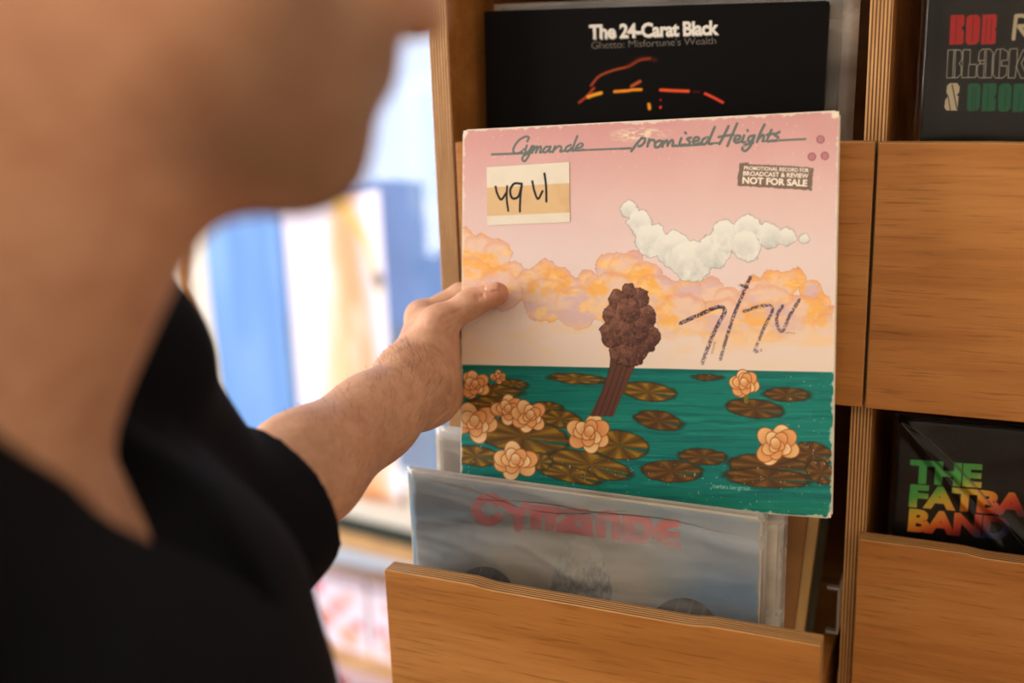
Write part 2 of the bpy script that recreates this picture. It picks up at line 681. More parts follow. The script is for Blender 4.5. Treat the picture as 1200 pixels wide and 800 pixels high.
def paint_pinks(s):
    s.C[:] = (246, 228, 238)
    for cx, cy, r, c in ((0.25, 0.25, 0.09, (214, 92, 110)), (0.55, 0.45, 0.13, (238, 170, 166)), (0.72, 0.3, 0.10, (240, 186, 178)), (0.35, 0.65, 0.12, (236, 150, 130)), (0.7, 0.8, 0.15, (232, 176, 150)), (0.85, 0.62, 0.07, (224, 110, 104))):
        d, _, _ = s.ell(cx, cy, r, r * 0.9)
        s.put(np.clip(0.5 - d / 0.06, 0, 1), c)


window_sheet('blue_banner', 'translucent sky-blue banner hanging in the window beside the white casing', 'banner', 0.222, 1.05, -0.4465, 1.115, paint_blue, y=-0.030)
window_sheet('saffron_poster', 'white poster with a draped orange figure hanging in the bright window', 'poster', 0.268, 0.68, -0.198, 0.905, paint_saffron, y=-0.016)
for k, (cx, cz, w, h) in enumerate(((-0.25, 0.29, 0.19, 0.19), (-0.05, 0.291, 0.19, 0.19), (-0.45, 0.30, 0.19, 0.19), (-0.33, 0.145, 0.19, 0.17), (-0.12, 0.13, 0.19, 0.17))):
    lb = ('pale pink translucent print with red blotches standing on the ledge under the window sill', 'pale pink translucent print with red blotches below the ledge')[k > 2]
    t = thing('display_card', lb, 'card', (Matrix.Translation(WLOC) @ WROT.to_4x4() @ Vector((cx, -0.045 - 0.085 * (k > 2), cz))), WROT, 'pink cards under the window')
    s = Sheet([(0, 0), (1, 0), (1, 1), (0, 1)], np.linspace(0, 1, 40), np.linspace(0, 1, 40))
    s.aa = 0.02
    paint_pinks(s)
    if k % 2:
        s.C = s.C[:, ::-1]
    s.build('printed_sheet', w, h, M['poster'], t)
    box('edge_strip', (-w / 2, 0.0004, h / 2 - 0.004), (w / 2, 0.002, h / 2), M['card'], t)
    box('edge_strip', (-w / 2, 0.0004, -h / 2), (w / 2, 0.002, -h / 2 + 0.004), M['card'], t)

# card ledge that carries the upper cards, and a blue storage crate below
lg = thing('card_ledge', 'thin timber ledge crossing the low window pane beneath the sill', 'ledge', WLOC, WROT)
panel('shelf_board', (-0.76, -0.10, 0.1835), (0.36, 0.0, 0.193), M['pale_timber'], lg, 0.002)
panel('lip', (-0.76, -0.108, 0.1835), (0.36, -0.10, 0.200), M['pale_timber'], lg, 0.002)
M['blue_plastic'] = plain('blue_plastic', L4(70, 104, 160), 0.45)
cr = thing('storage_crate', 'low blue plastic crate on the floor under the pink cards', 'crate', (Matrix.Translation(WLOC) @ WROT.to_4x4() @ Vector((-0.25, -0.30, 0))), WROT)
for lo, hi, nm in (((-0.2, -0.14, 0), (0.2, 0.14, 0.012), 'base'), ((-0.2, -0.14, 0.012), (0.2, -0.128, 0.10), 'side'), ((-0.2, 0.128, 0.012), (0.2, 0.14, 0.10), 'side'),
                   ((-0.2, -0.128, 0.012), (-0.188, 0.128, 0.10), 'side'), ((0.188, -0.128, 0.012), (0.2, 0.128, 0.10), 'side')):
    box(nm, lo, hi, M['blue_plastic'], cr, 0.002)
for nm, lo, hi in (('rim', (-0.21, -0.15, 0.10), (0.21, -0.126, 0.112)), ('rim', (-0.21, 0.126, 0.10), (0.21, 0.15, 0.112))):
    box(nm, lo, hi, M['blue_plastic'], cr, 0.002)

# street outside: a low pale-blue house front with windows
M['house'] = plain('pale_blue_render', L4(176, 200, 232), 0.8, noise=(2, 0.12))
M['house_trim'] = plain('white_trim', L4(235, 238, 240), 0.6)
M['house_glass'] = plain('far_window_glass', L4(150, 185, 215), 0.1, spec=0.8)
hs = thing('house', 'blurred pale blue house front across the street outside the window', 'building', (-3.4, 6.4, 0))
box('facade', (-3.2, 0, -0.3), (4.0, 0.3, 1.62), M['house'], hs)
box('cornice', (-3.3, -0.1, 1.62), (4.1, 0.35, 1.74), M['house_trim'], hs)
for i in range(5):
    x = -2.6 + i * 1.25
    f = box('window', (x, -0.04, 0.5), (x + 0.6, 0.02, 1.35), M['house_trim'], hs)
    box('glass', (x + 0.06, -0.05, 0.56), (x + 0.54, -0.035, 1.29), M['house_glass'], f)
pav = box('pavement', (-9, 2.6, -0.35), (3, 6.4, -0.3), plain('pavement', L4(190, 186, 180), 0.8, noise=(4, 0.1)))
struct(pav)

# ================================================================== record cabinet and its drawers
CX = -0.4833
cab = thing('record_cabinet', 'oak plywood record cabinet with upright dividers and open drawer bays', 'cabinet', (CX, 0.925, 0))
PLY = lambda nrm: 1 if abs(nrm[1]) > 0.9 else 0
panel('side_panel', (0, 0, 0), (0.0200, 0.42, 1.60), [M['oak'], M['ply_x']], cab, 0.0008, PLY)
panel('divider', (0.3846, 0.018, 0.02), (0.4022, 0.40, 1.60), [M['oak'], M['ply_x']], cab, 0.0006, PLY)
panel('side_panel', (0.7726, 0, 0), (0.7926, 0.42, 1.60), [M['oak'], M['ply_x']], cab, 0.0008, PLY)
panel('top_panel', (0, 0, 1.60), (0.7926, 0.42, 1.62), [M['oak'], M['ply_z']], cab, 0.0008, PLY)
panel('bottom_panel', (0.02, 0.02, 0.02), (0.7726, 0.40, 0.038), [M['oak'], M['ply_z']], cab, 0.0, PLY)
panel('back_panel', (0.02, 0.40, 0.02), (0.7726, 0.412, 1.60), M['oak'], cab)
for cx in (0.0212, 0.3836, 0.4032, 0.7714):
    for zt in (1.18, 0.842, 0.499, 0.156):
        r = panel('drawer_slide', (cx - 0.0012, 0.03, zt + 0.06), (cx + 0.0012, 0.39, zt + 0.085), M['metal'], cab)

# the bracket of the open drawer's slide, seen on the divider
sb = panel('slide_bracket', (0.3825, -0.004, 0.984), (0.3846, 0.030, 1.030), M['metal'], cab, 0.0005)
for zz in (0.984, 1.027):
    panel('bracket_tab', (-0.009, 0.0, zz - 0.984), (0.0, 0.006, zz - 0.981), M['metal'], sb, 0.0005)


def drawer(name, label, x0, x1, yf, ztop, h=0.222, dip=0.0022, ls=(0.0025, 0.0065)):
    w = x1 - x0
    t = thing(name, None, None, (x0 - CX, yf - 0.925, ztop - h))
    t.parent = cab
    if label:
        t['label'] = label
    n0, n1 = w * 0.25, w * 0.755
    out = [(0, 0), (w, 0), (w, h)]
    for i in range(9):
        a = i / 8
        out.append((n1 + 0.012 - 0.024 * a, h - dip * (0.5 - 0.5 * math.cos(a * math.pi))))
    for i in range(9):
        a = i / 8
        out.append((n0 + 0.012 - 0.024 * a, h - dip * (0.5 + 0.5 * math.cos(a * math.pi))))
    out.append((0, h))
    fp = prism('front_panel', out, 1, 0.0, 0.018, [M['oak'], M['ply_y']], t, lambda n: 0 if abs(n[1]) > 0.9 else 1)
    bv = fp.modifiers.new('bevel', 'BEVEL')
    bv.width = 0.0009
    bv.segments = 2
    bv.limit_method = 'ANGLE'
    bv.angle_limit = 0.9
    panel('side_panel', (ls[0], 0.018, 0.004), (ls[1], 0.36, 0.125), M['oak'], t)
    panel('side_panel', (w - 0.026, 0.018, 0.004), (w - 0.016, 0.36, 0.125), M['oak'], t)
    panel('bottom_panel', (ls[1], 0.018, 0.004), (w - 0.026, 0.36, 0.013), M['oak'], t)
    panel('back_panel', (ls[1], 0.35, 0.013), (w - 0.026, 0.36, 0.125), M['oak'], t)
    return t


XL0, XL1, XR0, XR1 = -0.4610, -0.0881, -0.0852, 0.2872
drawer('drawer', None, XL0, XL1, 0.925, 1.421, dip=0.0004)
drawer('drawer', None, XR0, XR1, 0.925, 1.4205, dip=0.0004, ls=(0.008, 0.012))
drawer('drawer', 'drawer pulled out and filled with record sleeves', -0.4655, -0.0925, 0.755, 1.0655, h=0.250, ls=(0.0045, 0.0075))
drawer('drawer', None, XR0, XR1, 0.925, 1.078, h=0.228, ls=(0.008, 0.012))
for zt in (0.735, 0.392):
    for a, b in ((XL0, XL1), (XR0, XR1)):
        drawer('drawer', None, a, b, 0.925, zt, ls=(0.008, 0.012))

# ================================================================== records
def poly_cover(parent, w, h, t, mat, over=(0.004, 0.004, 0.008), relief=None, n=70, amp=0.0006, seed=1):
    """clear outer sleeve round a record: wrinkled front film, back film, sealed sides"""
    xs = np.linspace(-w / 2 - over[0], w / 2 + over[1], n)
    zs = np.linspace(-h / 2 - 0.001, h / 2 + over[2], n)
    X, Z = np.meshgrid(xs, zs)
    f = (fbm((X + 1) * 28, (Z + 1) * 17, seed) - 0.5) * 2 * amp
    if relief is not None:
        f = f - relief(X, Z)
    edge = np.minimum(np.minimum(X - xs[0], xs[-1] - X), zs[-1] - Z)
    k = np.clip(edge / 0.006, 0, 1)
    yf = (-t / 2 - 0.0012 + np.minimum(f, 0.0007)) * k
    yb = (t / 2 + 0.0012) * k + 0.0002
    V = np.concatenate([np.stack([X, yf, Z], -1).reshape(-1, 3), np.stack([X, yb, Z], -1).reshape(-1, 3)])
    i = np.arange(n * n).reshape(n, n)
    q = np.stack([i[:-1, :-1], i[:-1, 1:], i[1:, 1:], i[1:, :-1]], -1).reshape(-1, 4)
    Q = np.concatenate([q, (q + n * n)[:, ::-1]])
    return np_mesh('poly_sleeve', V, Q, mat, parent)


def sleeve(name, label, loc, rot, w, h, t, card, group=None, cat='record sleeve'):
    e = thing(name, label, cat, loc, rot, group)
    bm = bmesh.new()
    bmesh.ops.create_cube(bm, size=1.0)
    for v in bm.verts:
        v.co = Vector((v.co.x * w, v.co.y * t, v.co.z * h))
    ed = [x for x in bm.edges if abs(x.verts[0].co.y - x.verts[1].co.y) > t * 0.5]
    bmesh.ops.bevel(bm, geom=ed, offset=0.0035, segments=3, affect='EDGES')
    ed = [x for x in bm.edges if abs(x.verts[0].co.y - x.verts[1].co.y) < 1e-6]
    bmesh.ops.bevel(bm, geom=ed, offset=min(0.0009, t * 0.3), segments=2, affect='EDGES')
    me = bpy.data.meshes.new('card_cover')
    bm.to_mesh(me)
    bm.free()
    me.materials.append(card)
    link(bpy.data.objects.new('card_cover', me), e)
    return e


def rot_xyz(lean=0.0, roll=0.0, yaw=0.0):
    """lean: top goes back (+Y); roll: top goes right; yaw about Z (radians)"""
    return Matrix.Rotation(yaw, 3, 'Z') @ Matrix.Rotation(-lean, 3, 'X') @ Matrix.Rotation(roll, 3, 'Y')


# ------------------------------------------------------------------ the held sleeve
HS = 0.318
HROT = Matrix(((0.9979, -0.0420, -0.0489), (0.0518, 0.9743, 0.2194), (0.0384, -0.2215, 0.9744)))
HLOC = Vector((-0.2629, 0.8521, 1.2867))
held = sleeve('record_sleeve', 'worn pink and teal record sleeve held up by the hand, with a handwritten label', HLOC, HROT, HS, HS, 0.005, M['card'])
HC = [(543, 153), (986, 129), (975, 607), (533, 582)]
g = np.linspace(0.003, 0.997, 600)
s = Sheet(HC, g, g)
s.aa = 0.55


def ramp1(x, xs, cols):
    cols = np.array(cols, float)
    return np.stack([np.interp(x, xs, cols[:, i]) for i in range(3)], -1)


Y, X = s.Y, s.X
s.C = ramp1(s.V, [0.33, 0.42, 0.52, 0.66, 0.80, 0.92, 1.0], [(236, 218, 202), (236, 216, 204), (232, 213, 208), (231, 209, 205), (225, 191, 187), (215, 166, 164), (206, 152, 152)])
s.put((fbm(s.U * 9, s.V * 9, 77) - 0.45) * 0.25, (244, 230, 218))

# bank of cumulus in peach, orange and lilac
puffs = [(536, 290, 26), (560, 295, 22), (582, 300, 20), (600, 318, 14), (548, 330, 34), (585, 340, 30),
         (622, 330, 18), (640, 318, 14), (652, 330, 20), (668, 338, 18), (690, 330, 15), (700, 340, 20), (640, 352, 32), (676, 360, 30),
         (720, 316, 24), (744, 304, 14), (735, 318, 26), (758, 326, 24), (716, 350, 36), (770, 350, 34), (806, 342, 20),
         (836, 338, 17), (852, 350, 18), (872, 352, 13), (888, 338, 20), (906, 326, 15), (924, 330, 16), (936, 324, 13), (950, 338, 15), (960, 352, 14), (972, 368, 14), (800, 372, 34), (850, 380, 36), (900, 366, 40), (945, 372, 34), (975, 385, 26)]
cd = np.full(X.shape, 1e9)
shade = np.zeros(X.shape)
nz = (fbm(X / 9, Y / 9, 5) - 0.5) * 9
for (cx, cy, r) in puffs:
    d = np.hypot(X - cx, (Y - cy) * 1.05) - r * 0.92 + nz * 1.1
    lip = np.clip(1 - np.abs(d + 3.0) / 5, 0, 1) * np.clip((cy + 2 - Y) / r + 0.2, 0, 1)
    shade = np.where(d < 0, np.maximum(shade * 0.55, lip), shade)
    cd = np.minimum(cd, d)
base = np.clip((404 - Y) / 40 + 0.8 * (fbm(X / 30, Y / 22, 8) - 0.5), 0, 1)
body = s.cover(cd) * np.clip(base * 1.5, 0, 1)
f1, f2 = fbm(X / 26, Y / 17, 11, 4), fbm(X / 34, Y / 20, 15, 4)
s.put(body, (236, 202, 180))
s.put(body * np.clip((f1 - 0.44) * 5.5, 0, 1), (246, 184, 100))
s.put(body * np.clip((f2 - 0.52) * 6, 0, 1), (222, 188, 186))
s.put(body * np.clip((fbm(X / 18, Y / 11, 19) - 0.58) * 6, 0, 1), (250, 205, 138))
s.put(body * shade * 0.45, (226, 152, 116))
s.put(np.clip(1 - np.abs(cd + 0.4) / 1.3, 0, 1) * body * 0.35, (176, 106, 92))
low = np.clip(1 - np.abs(Y - 398) / 36, 0, 1)
s.put(low * np.clip((fbm(X / 40, Y / 12, 41) - 0.42) * 3.0, 0, 1) * 0.8 * (Y > 350), (246, 206, 156))

# a small bright cloud of its own, high up
wd = np.full(X.shape, 1e9)
wsh = np.zeros(X.shape)
for (cx, cy, r) in [(740, 246, 10), (752, 262, 15), (766, 282, 20), (790, 292, 22), (812, 306, 24), (838, 294, 20), (852, 276, 18), (878, 268, 17), (876, 288, 18), (902, 274, 15), (924, 276, 11), (944, 279, 7)]:
    d = np.hypot(X - cx, Y - cy) - r + nz * 1.0
    wsh = np.where(d < 0, np.clip((Y - cy) / r * 0.5 + 0.35, 0, 1), wsh)
    wd = np.minimum(wd, d)
wm = s.cover(wd)
s.put(wm, (236, 236, 228))
s.put(wm * wsh * np.clip(fbm(X / 8, Y / 10, 51) * 1.6 - 0.3, 0, 1), (176, 182, 180))
s.put(np.clip(1 - np.abs(wd + 0.3) / 1.2, 0, 1) * 0.45, (120, 112, 112))

# water
hz = 431 + 3 * (X - 540) / 440
wat = s.cover(hz - Y)
wc = ramp1(np.clip((Y - 431) / 170, 0, 1), [0, 0.05, 0.35, 0.7, 1.0], [(2, 96, 92), (6, 122, 112), (12, 128, 116), (4, 116, 112), (6, 124, 108)])
m3 = wat[..., None]
s.C = s.C * (1 - m3) + wc * m3
s.put(wat * np.clip((fbm(X / 60, Y / 3.2, 61) - 0.52) * 5, 0, 1) * 0.55, (0, 86, 92))
s.put(wat * np.clip((fbm(X / 45, Y / 2.6, 67) - 0.58) * 6, 0, 1) * 0.5, (44, 152, 136))


def pad(cx, cy, rx, ry, ang=0.0, seed=0, olive=0.5, S=s):
    s = S.sub(cx - rx - 6, cy - rx * 0.6 - ry - 6, cx + rx + 6, cy + rx * 0.6 + ry + 6)
    X, Y = s.X, s.Y
    d, a, b = s.ell(cx, cy, rx, ry, ang)
    d = d + (fbm(X / 7, Y / 5, 100 + seed) - 0.5) * 2.6
    notch = np.abs(b - 0.15) < 0.12 * np.clip(a + 0.1, 0, 1)
    m = s.cover(d) * (1 - notch * 0.9)
    s.put(s.cover(d - 1.2) * 0.5, (30, 60, 50))
    s.put(m, (112, 82, 30) if olive > 0.4 else (92, 62, 30))
    th = np.arctan2(b, a)
    s.put(m * np.clip(np.cos(th * 7 + seed) * 1.4 - 0.3, 0, 1) * np.clip(np.hypot(a, b) * 1.4 - 0.1, 0, 1) * 0.75, (176, 136, 36) if olive > 0.4 else (138, 98, 38))
    s.put(m * np.clip(np.cos(th * 7 + seed + 3.1) - 0.45, 0, 1) * 0.8, (58, 42, 22))
    s.put(np.clip(1 - np.abs(d + 0.3) / 1.1, 0, 1) * 0.6, (48, 34, 18))


for k, a in enumerate([(675, 446, 32, 6, 0.05, .8), (829, 442, 16, 3.5, 0.0, .2), (760, 460, 32, 11, 0.1, .5), (923, 461, 28, 8, 0.02, .3), (885, 478, 33, 11, 0.1, .3), (772, 494, 28, 11, 0.15, .4),
                       (600, 453, 17, 5, 0.1, .6), (575, 462, 34, 8, 0.05, .7), (642, 480, 16, 6, 0.1, .6), (655, 494, 24, 10, 0.1, .6), (610, 515, 56, 20, 0.12, .8), (725, 524, 34, 17, 0.1, .8), (690, 548, 50, 14, 0.22, .8), (665, 560, 40, 9, 0.2, .7),
                       (553, 540, 28, 12, 0.1, .7), (630, 545, 14, 10, 0.1, .6), (824, 536, 29, 9, 0.05, .3), (787, 554, 35, 13, 0.02, .35), (905, 546, 52, 14, 0.06, .25), (900, 560, 50, 11, 0.05, .3), (952, 530, 24, 13, 0.1, .25), (962, 552, 18, 13, 0.5, .25), (585, 480, 40, 10, 0.1, .6)]):
    pad(*a[:5], seed=k * 3, olive=a[5])


def bloom(cx, cy, r, seed, tight=False, S=s):
    s = S.sub(cx - r * 1.4, cy - r * 1.4, cx + r * 1.4, cy + r * 1.4)
    rg = np.random.default_rng(seed)
    cols = [(238, 190, 128), (246, 210, 156), (232, 170, 108)]
    for ring, (rr, n, pr) in enumerate(((0.62, 6, 0.48), (0.36, 5, 0.36), (0.12, 3, 0.26))):
        if tight and ring == 0:
            rr = 0.45
        for i in range(n):
            a = 6.283 * i / n + rg.uniform(0, 1)
            px, py = cx + math.cos(a) * rr * r, cy + math.sin(a) * rr * r * 0.85
            d, aa, bb = s.ell(px, py, pr * r, pr * r * 0.82, a)
            m = s.cover(d)
            s.put(s.cover(d - 0.9) * 0.9, (150, 78, 36))
            s.put(m, cols[(i + ring) % 3])
            s.put(m * np.clip(0.6 - aa * 0.8, 0, 1) * 0.6, (206, 120, 62))


for cx, cy, r, q in ((553, 455, 17, 1), (581, 445, 8, 2), (552, 500, 25, 3), (592, 484, 18, 4), (618, 491, 20, 5), (688, 510, 24, 6), (601, 545, 24, 7), (910, 521, 25, 8)):
    bloom(cx, cy, r, q)
s.stroke([(875, 470), (874, 460)], 5, (120, 110, 40))
bloom(873, 449, 19, 12, True)

# a small brown tree leaning out of the water
BR, BD, BLt = (98, 62, 52), (58, 36, 32), (136, 92, 74)
tp = [(690, 490), (704, 462), (714, 436), (716, 408), (728, 408), (732, 426), (742, 410), (752, 412), (740, 440), (728, 466), (718, 490)]
s.poly(tp, BR)
for x0 in (694, 701, 708, 714):
    s.stroke([(x0, 490), (x0 + 13, 455), (x0 + 22, 428)], 1.3, BD, 0.6)
tr_d = np.full(X.shape, 1e9)
tr_s = np.zeros(X.shape)
for (cx, cy, r) in [(738, 410, 22), (720, 392, 16), (757, 396, 17), (722, 370, 15), (756, 372, 15), (738, 384, 24), (726, 352, 12), (747, 350, 14), (738, 342, 9), (738, 364, 14)]:
    d = np.hypot(X - cx, Y - cy) - r + nz * 0.9
    tr_s = np.where(d < 0, np.clip(0.5 + (Y - cy + 0.6 * (X - cx)) / (2.2 * r), 0, 1), tr_s)
    tr_d = np.minimum(tr_d, d)
tm = s.cover(tr_d)
s.put(tm, BLt)
s.put(tm * np.clip(tr_s + (fbm(X / 4, Y / 4, 71) - 0.5) * 1.4, 0, 1), (74, 46, 40))
s.put(tm * np.clip((fbm(X / 2.4, Y / 2.4, 79, 2) - 0.62) * 5, 0, 1) * 0.6, (150, 108, 90))
s.put(np.clip(1 - np.abs(tr_d + 0.3) / 1.2, 0, 1) * 0.6, (40, 24, 22))

# scraped patch in the print between the two words
s.put(np.clip((fbm(X / 7, Y / 3, 201) - 0.40) * 4, 0, 1) * np.clip(1 - np.hypot((X - 752) / 42, (Y - 158 + (X - 752) * 0.06) / 10), 0, 1) * 1.6, (232, 214, 186))

# title script, drawn pen stroke by pen stroke
GR = (100, 112, 108)


def zs(pts, ox, oy, sc):
    return [(ox + x / sc, oy + y / sc) for x, y in pts]


A = lambda p: zs(p, 570, 130, 5.714)
B = lambda p: zs(p, 730, 130, 5.217)
for p, w in [(A([(45, 297), (270, 288)]), 2.6), (A([(560, 268), (660, 266), (985, 252)]), 2.2)]:
    s.stroke(p, w, GR, smooth=False)
for p in [A([(285, 208), (296, 182), (270, 178), (225, 205), (192, 255), (198, 288), (235, 284), (262, 262)]),
          A([(282, 236), (272, 270), (290, 280), (318, 240)]), A([(318, 240), (296, 300), (268, 340), (250, 330), (262, 304), (310, 284)]),
          A([(330, 240), (318, 284)]), A([(322, 270), (348, 242), (352, 256), (342, 284)]), A([(346, 268), (372, 242), (378, 256), (370, 282), (388, 278)]),
          A([(440, 244), (410, 246), (392, 272), (406, 282), (430, 262), (442, 244)]), A([(442, 244), (432, 276), (450, 276)]),
          A([(472, 240), (458, 280)]), A([(464, 266), (498, 240), (516, 250), (508, 276), (540, 268)]),
          A([(580, 232), (552, 244), (542, 268), (560, 274), (584, 250)]), A([(624, 172), (600, 232), (590, 268), (606, 268)]),
          A([(610, 256), (650, 244), (660, 226), (640, 222), (616, 246), (622, 268), (664, 262)])]:
    s.stroke(p, 2.5, GR)
for p in [B([(0, 234), (60, 230)]), B([(345, 216), (500, 206)]), B([(540, 200), (600, 196)]), B([(870, 184), (1125, 170)])]:
    s.stroke(p, 2.3, GR, smooth=False)
for p in [B([(132, 166), (100, 202), (66, 247)]), B([(98, 206), (116, 218), (142, 200), (150, 172), (128, 170)]), B([(176, 176), (164, 218)]), B([(168, 200), (186, 180), (204, 180), (208, 190)]),
          B([(240, 182), (214, 196), (212, 222), (238, 218), (252, 192), (240, 182)]), B([(262, 186), (256, 220)]), B([(258, 206), (284, 182), (288, 214)]), B([(288, 206), (314, 180), (322, 192), (318, 214), (340, 212)]),
          B([(372, 168), (360, 208), (380, 208)]), B([(396, 134), (400, 138)]), B([(430, 164), (408, 172), (424, 190), (414, 208), (392, 206)]),
          B([(442, 190), (474, 180), (478, 164), (456, 164), (444, 188), (456, 206), (486, 196)]), B([(534, 162), (506, 172), (498, 196), (514, 204), (536, 180)]), B([(576, 100), (550, 160), (538, 198), (556, 202)]),
          B([(660, 94), (632, 150), (604, 202)]), B([(712, 78), (680, 150), (652, 214)]), B([(600, 160), (640, 152), (690, 146)]),
          B([(692, 180), (722, 172), (730, 154), (708, 152), (694, 178), (706, 194), (734, 186)]), B([(754, 150), (742, 188), (760, 190)]), B([(774, 118), (776, 122)]),
          B([(812, 150), (786, 158), (778, 180), (796, 184), (814, 160)]), B([(818, 150), (796, 206), (764, 242), (742, 232), (760, 208), (808, 194)]), B([(878, 84), (850, 140), (832, 188)]), B([(842, 168), (866, 146), (874, 156), (866, 184)]),
          B([(920, 116), (900, 160), (896, 184), (914, 182)]), B([(892, 146), (934, 138)]), B([(968, 128), (940, 146), (960, 160), (950, 180), (922, 182)])]:
    s.stroke(p, 3.0, GR)
# rubber-stamped promo box
bx = [(869, 191), (879, 190), (880, 192), (930, 194), (955, 196), (953, 222), (918, 220), (900, 219), (866, 217)]
dd = s.poly_dist(bx) + (fbm(X / 3, Y / 3, 222) - 0.5) * 2.2
s.put(s.cover(dd) * (0.86 + 0.14 * fbm(X / 2, Y / 2, 230)), (116, 98, 86))
CR = (244, 232, 216)
s.text('PROMOTIONAL RECORD FOR', (874.0, 198.3), (949.5, 201.0), 4.2, CR, 0.035)
s.text('BROADCAST & REVIEW', (873.0, 205.0), (949.0, 207.8), 5.0, CR, 0.035)
s.text('NOT FOR SALE', (872.0, 214.2), (947.5, 217.3), 7.4, CR, 0.045)
# punch marks
for px, py in ((963, 163), (953, 183), (968, 182)):
    d = np.hypot(X - px, Y - py) - 4.3
    s.put(s.cover(d), (190, 124, 132))
    s.put(np.clip(1 - np.abs(d) / 1.0, 0, 1) * 0.8, (120, 74, 80))
# crayon date, dry and broken
INK = (70, 54, 74)
D = lambda p: zs(p, 780, 310, 6.155)
for p, w, al in [(D([(115, 422), (250, 360), (390, 300), (435, 330), (400, 400), (340, 520), (270, 710)]), 4.6, 1.0), (D([(620, 85), (560, 220), (500, 360), (450, 510), (400, 680)]), 3.8, 0.95),
                 (D([(575, 330), (680, 295), (760, 288), (775, 330), (720, 440), (670, 560), (650, 620), (690, 610)]), 3.6, 0.85), (D([(850, 290), (810, 360), (815, 440), (850, 470), (900, 360), (970, 245)]), 3.8, 0.85), (D([(840, 480), (930, 485)]), 2.0, 0.4),
                 (D([(360, 560), (340, 640)]), 3.0, 0.35), (D([(545, 140), (600, 160)]), 3.0, 0.8)]:
    P_ = np.array(p)
    o = s.sub(P_[:, 0].min() - 8, P_[:, 1].min() - 8, P_[:, 0].max() + 8, P_[:, 1].max() + 8)
    d = o.seg_dist(catmull(p)) - w / 2
    gr = np.clip((fbm(o.X / 1.6, o.Y / 1.6, 301, 2) - 0.22) * 3.2, 0, 1)
    o.put(o.cover(d) * gr * al * np.clip(1.25 - (o.Y - 330) / 130, 0.45, 1), INK)
# painter's signature
s.text('barbra bergman', (835, 573), (879, 575), 5.5, (196, 222, 204), -0.004, spacing=0.9, alpha=0.85)
# wear: rubbed edges, soft corners, flecks
edge = np.minimum(np.minimum(s.U, 1 - s.U), np.minimum(s.V, 1 - s.V))
wn1 = fbm(s.U * 60, s.V * 60, 401)
s.put(np.clip((0.010 - edge + (wn1 - 0.62) * 0.02) * 220, 0, 1) * 0.8, (232, 220, 202))
s.put(np.clip((0.0035 - edge) * 500, 0, 1) * 0.7, (228, 208, 190))
for cu, cv in ((0, 1), (1, 1), (1, 0)):
    r = np.hypot(s.U - cu, s.V - cv)
    s.put(np.clip((0.022 - r + (wn1 - 0.5) * 0.03) * 160, 0, 1), (236, 224, 204))
s.put(np.clip((fbm(s.U * 190, s.V * 190, 411, 2) - 0.83) * 20, 0, 1) * (edge < 0.12) * 0.6, (236, 224, 208))
bend = 0.0
s.build('front_print', HS, HS, M['print'], held, -0.00262)

# the handwritten paper label stuck on it
uvw = lambda px, py: np.array(homography(HC, [(0, 1), (1, 1), (1, 0), (0, 0)]) @ np.array([px, py, 1.0]))


def uvp(px, py):
    q = uvw(px, py)
    return ((q[0] / q[2] - 0.5) * HS, (q[1] / q[2] - 0.5) * HS)


LC = [(571, 197.5), (669, 191), (669.5, 260.5), (571.5, 266)]
la, lb_, lc_, ld = [np.array(uvp(*p)) for p in LC]
lw, lh = np.linalg.norm(lb_ - la), np.linalg.norm(la - ld)
s2 = Sheet(LC, np.linspace(0, 1, 200), np.linspace(0, 1, 140))
s2.aa = 0.4
s2.C[:] = (232, 224, 206)
s2.put(np.clip((fbm(s2.U * 7, s2.V * 5, 7) - 0.4) * 0.6, 0, 1), (214, 204, 184))
band = np.clip(0.5 - (np.abs(s2.V - 0.405) - 0.245) * 60, 0, 1)
s2.put(band * 0.92, (222, 186, 136))
s2.put(band * np.clip((fbm(s2.U * 6, s2.V * 4, 27) - 0.5) * 3, 0, 1) * 0.5, (206, 168, 118))
K = (26, 24, 26)
Ee = lambda p: zs(p, 520, 120, 3.333)
for p, w in [(Ee([(206, 334), (212, 360), (228, 384), (250, 356)]), 2.5), (Ee([(252, 332), (250, 380), (256, 428)]), 2.3), (Ee([(310, 322), (280, 322), (264, 348), (272, 378), (296, 372), (310, 330)]), 2.6), (Ee([(310, 322), (304, 380), (302, 430)]), 2.4),
             (Ee([(352, 312), (360, 350), (374, 380), (392, 350)]), 2.4), (Ee([(400, 282), (406, 330), (407, 390)]), 2.5)]:
    s2.stroke(p, w, K)
lab = s2.build('paper_label', lw, lh, M['print'], held, 0.0)
lab.location = (float((la + lc_)[0] / 2), -0.0030, float((la + lc_)[1] / 2))
lab.rotation_euler = (0, -math.atan2((lb_ - la)[1], (lb_ - la)[0]), 0)
lab['label'] = 'white and tan paper label with a black handwritten number'

# ------------------------------------------------------------------ front sleeve in the open drawer
FW = 0.3125
CY0 = 0.7945
fr = sleeve('record_sleeve', 'blue record sleeve with red lettering in scuffed plastic with painted-in glare at the front of the open drawer', (-0.30155, CY0, 1.1445 - FW / 2), rot_xyz(0.0, 0.0), FW, FW, 0.004, M['card'])
FC = [(477, 551), (893, 607), (882.4, 1007.6), (499.2, 909.5)]
us = np.linspace(0.003, 0.997, 460)
vs = np.concatenate([np.linspace(0.003, 0.55, 30), np.linspace(0.56, 0.997, 230)])
s = Sheet(FC, us, vs)
s.aa = 0.6
X, Y = s.X, s.Y
yy = Y - 0.135 * (X - 475)
s.C = ramp1(np.clip((yy - 545) / 200, 0, 1), [0, 0.3, 1], [(144, 170, 190), (126, 164, 198), (98, 142, 188)])
s.put(np.clip((fbm(X / 40, Y / 30, 2) - 0.45) * 2.5, 0, 1) * 0.5, (172, 190, 202))
halo = np.clip(1.25 - np.hypot((X - 665) / 125, (Y - 690) / 105), 0, 1)
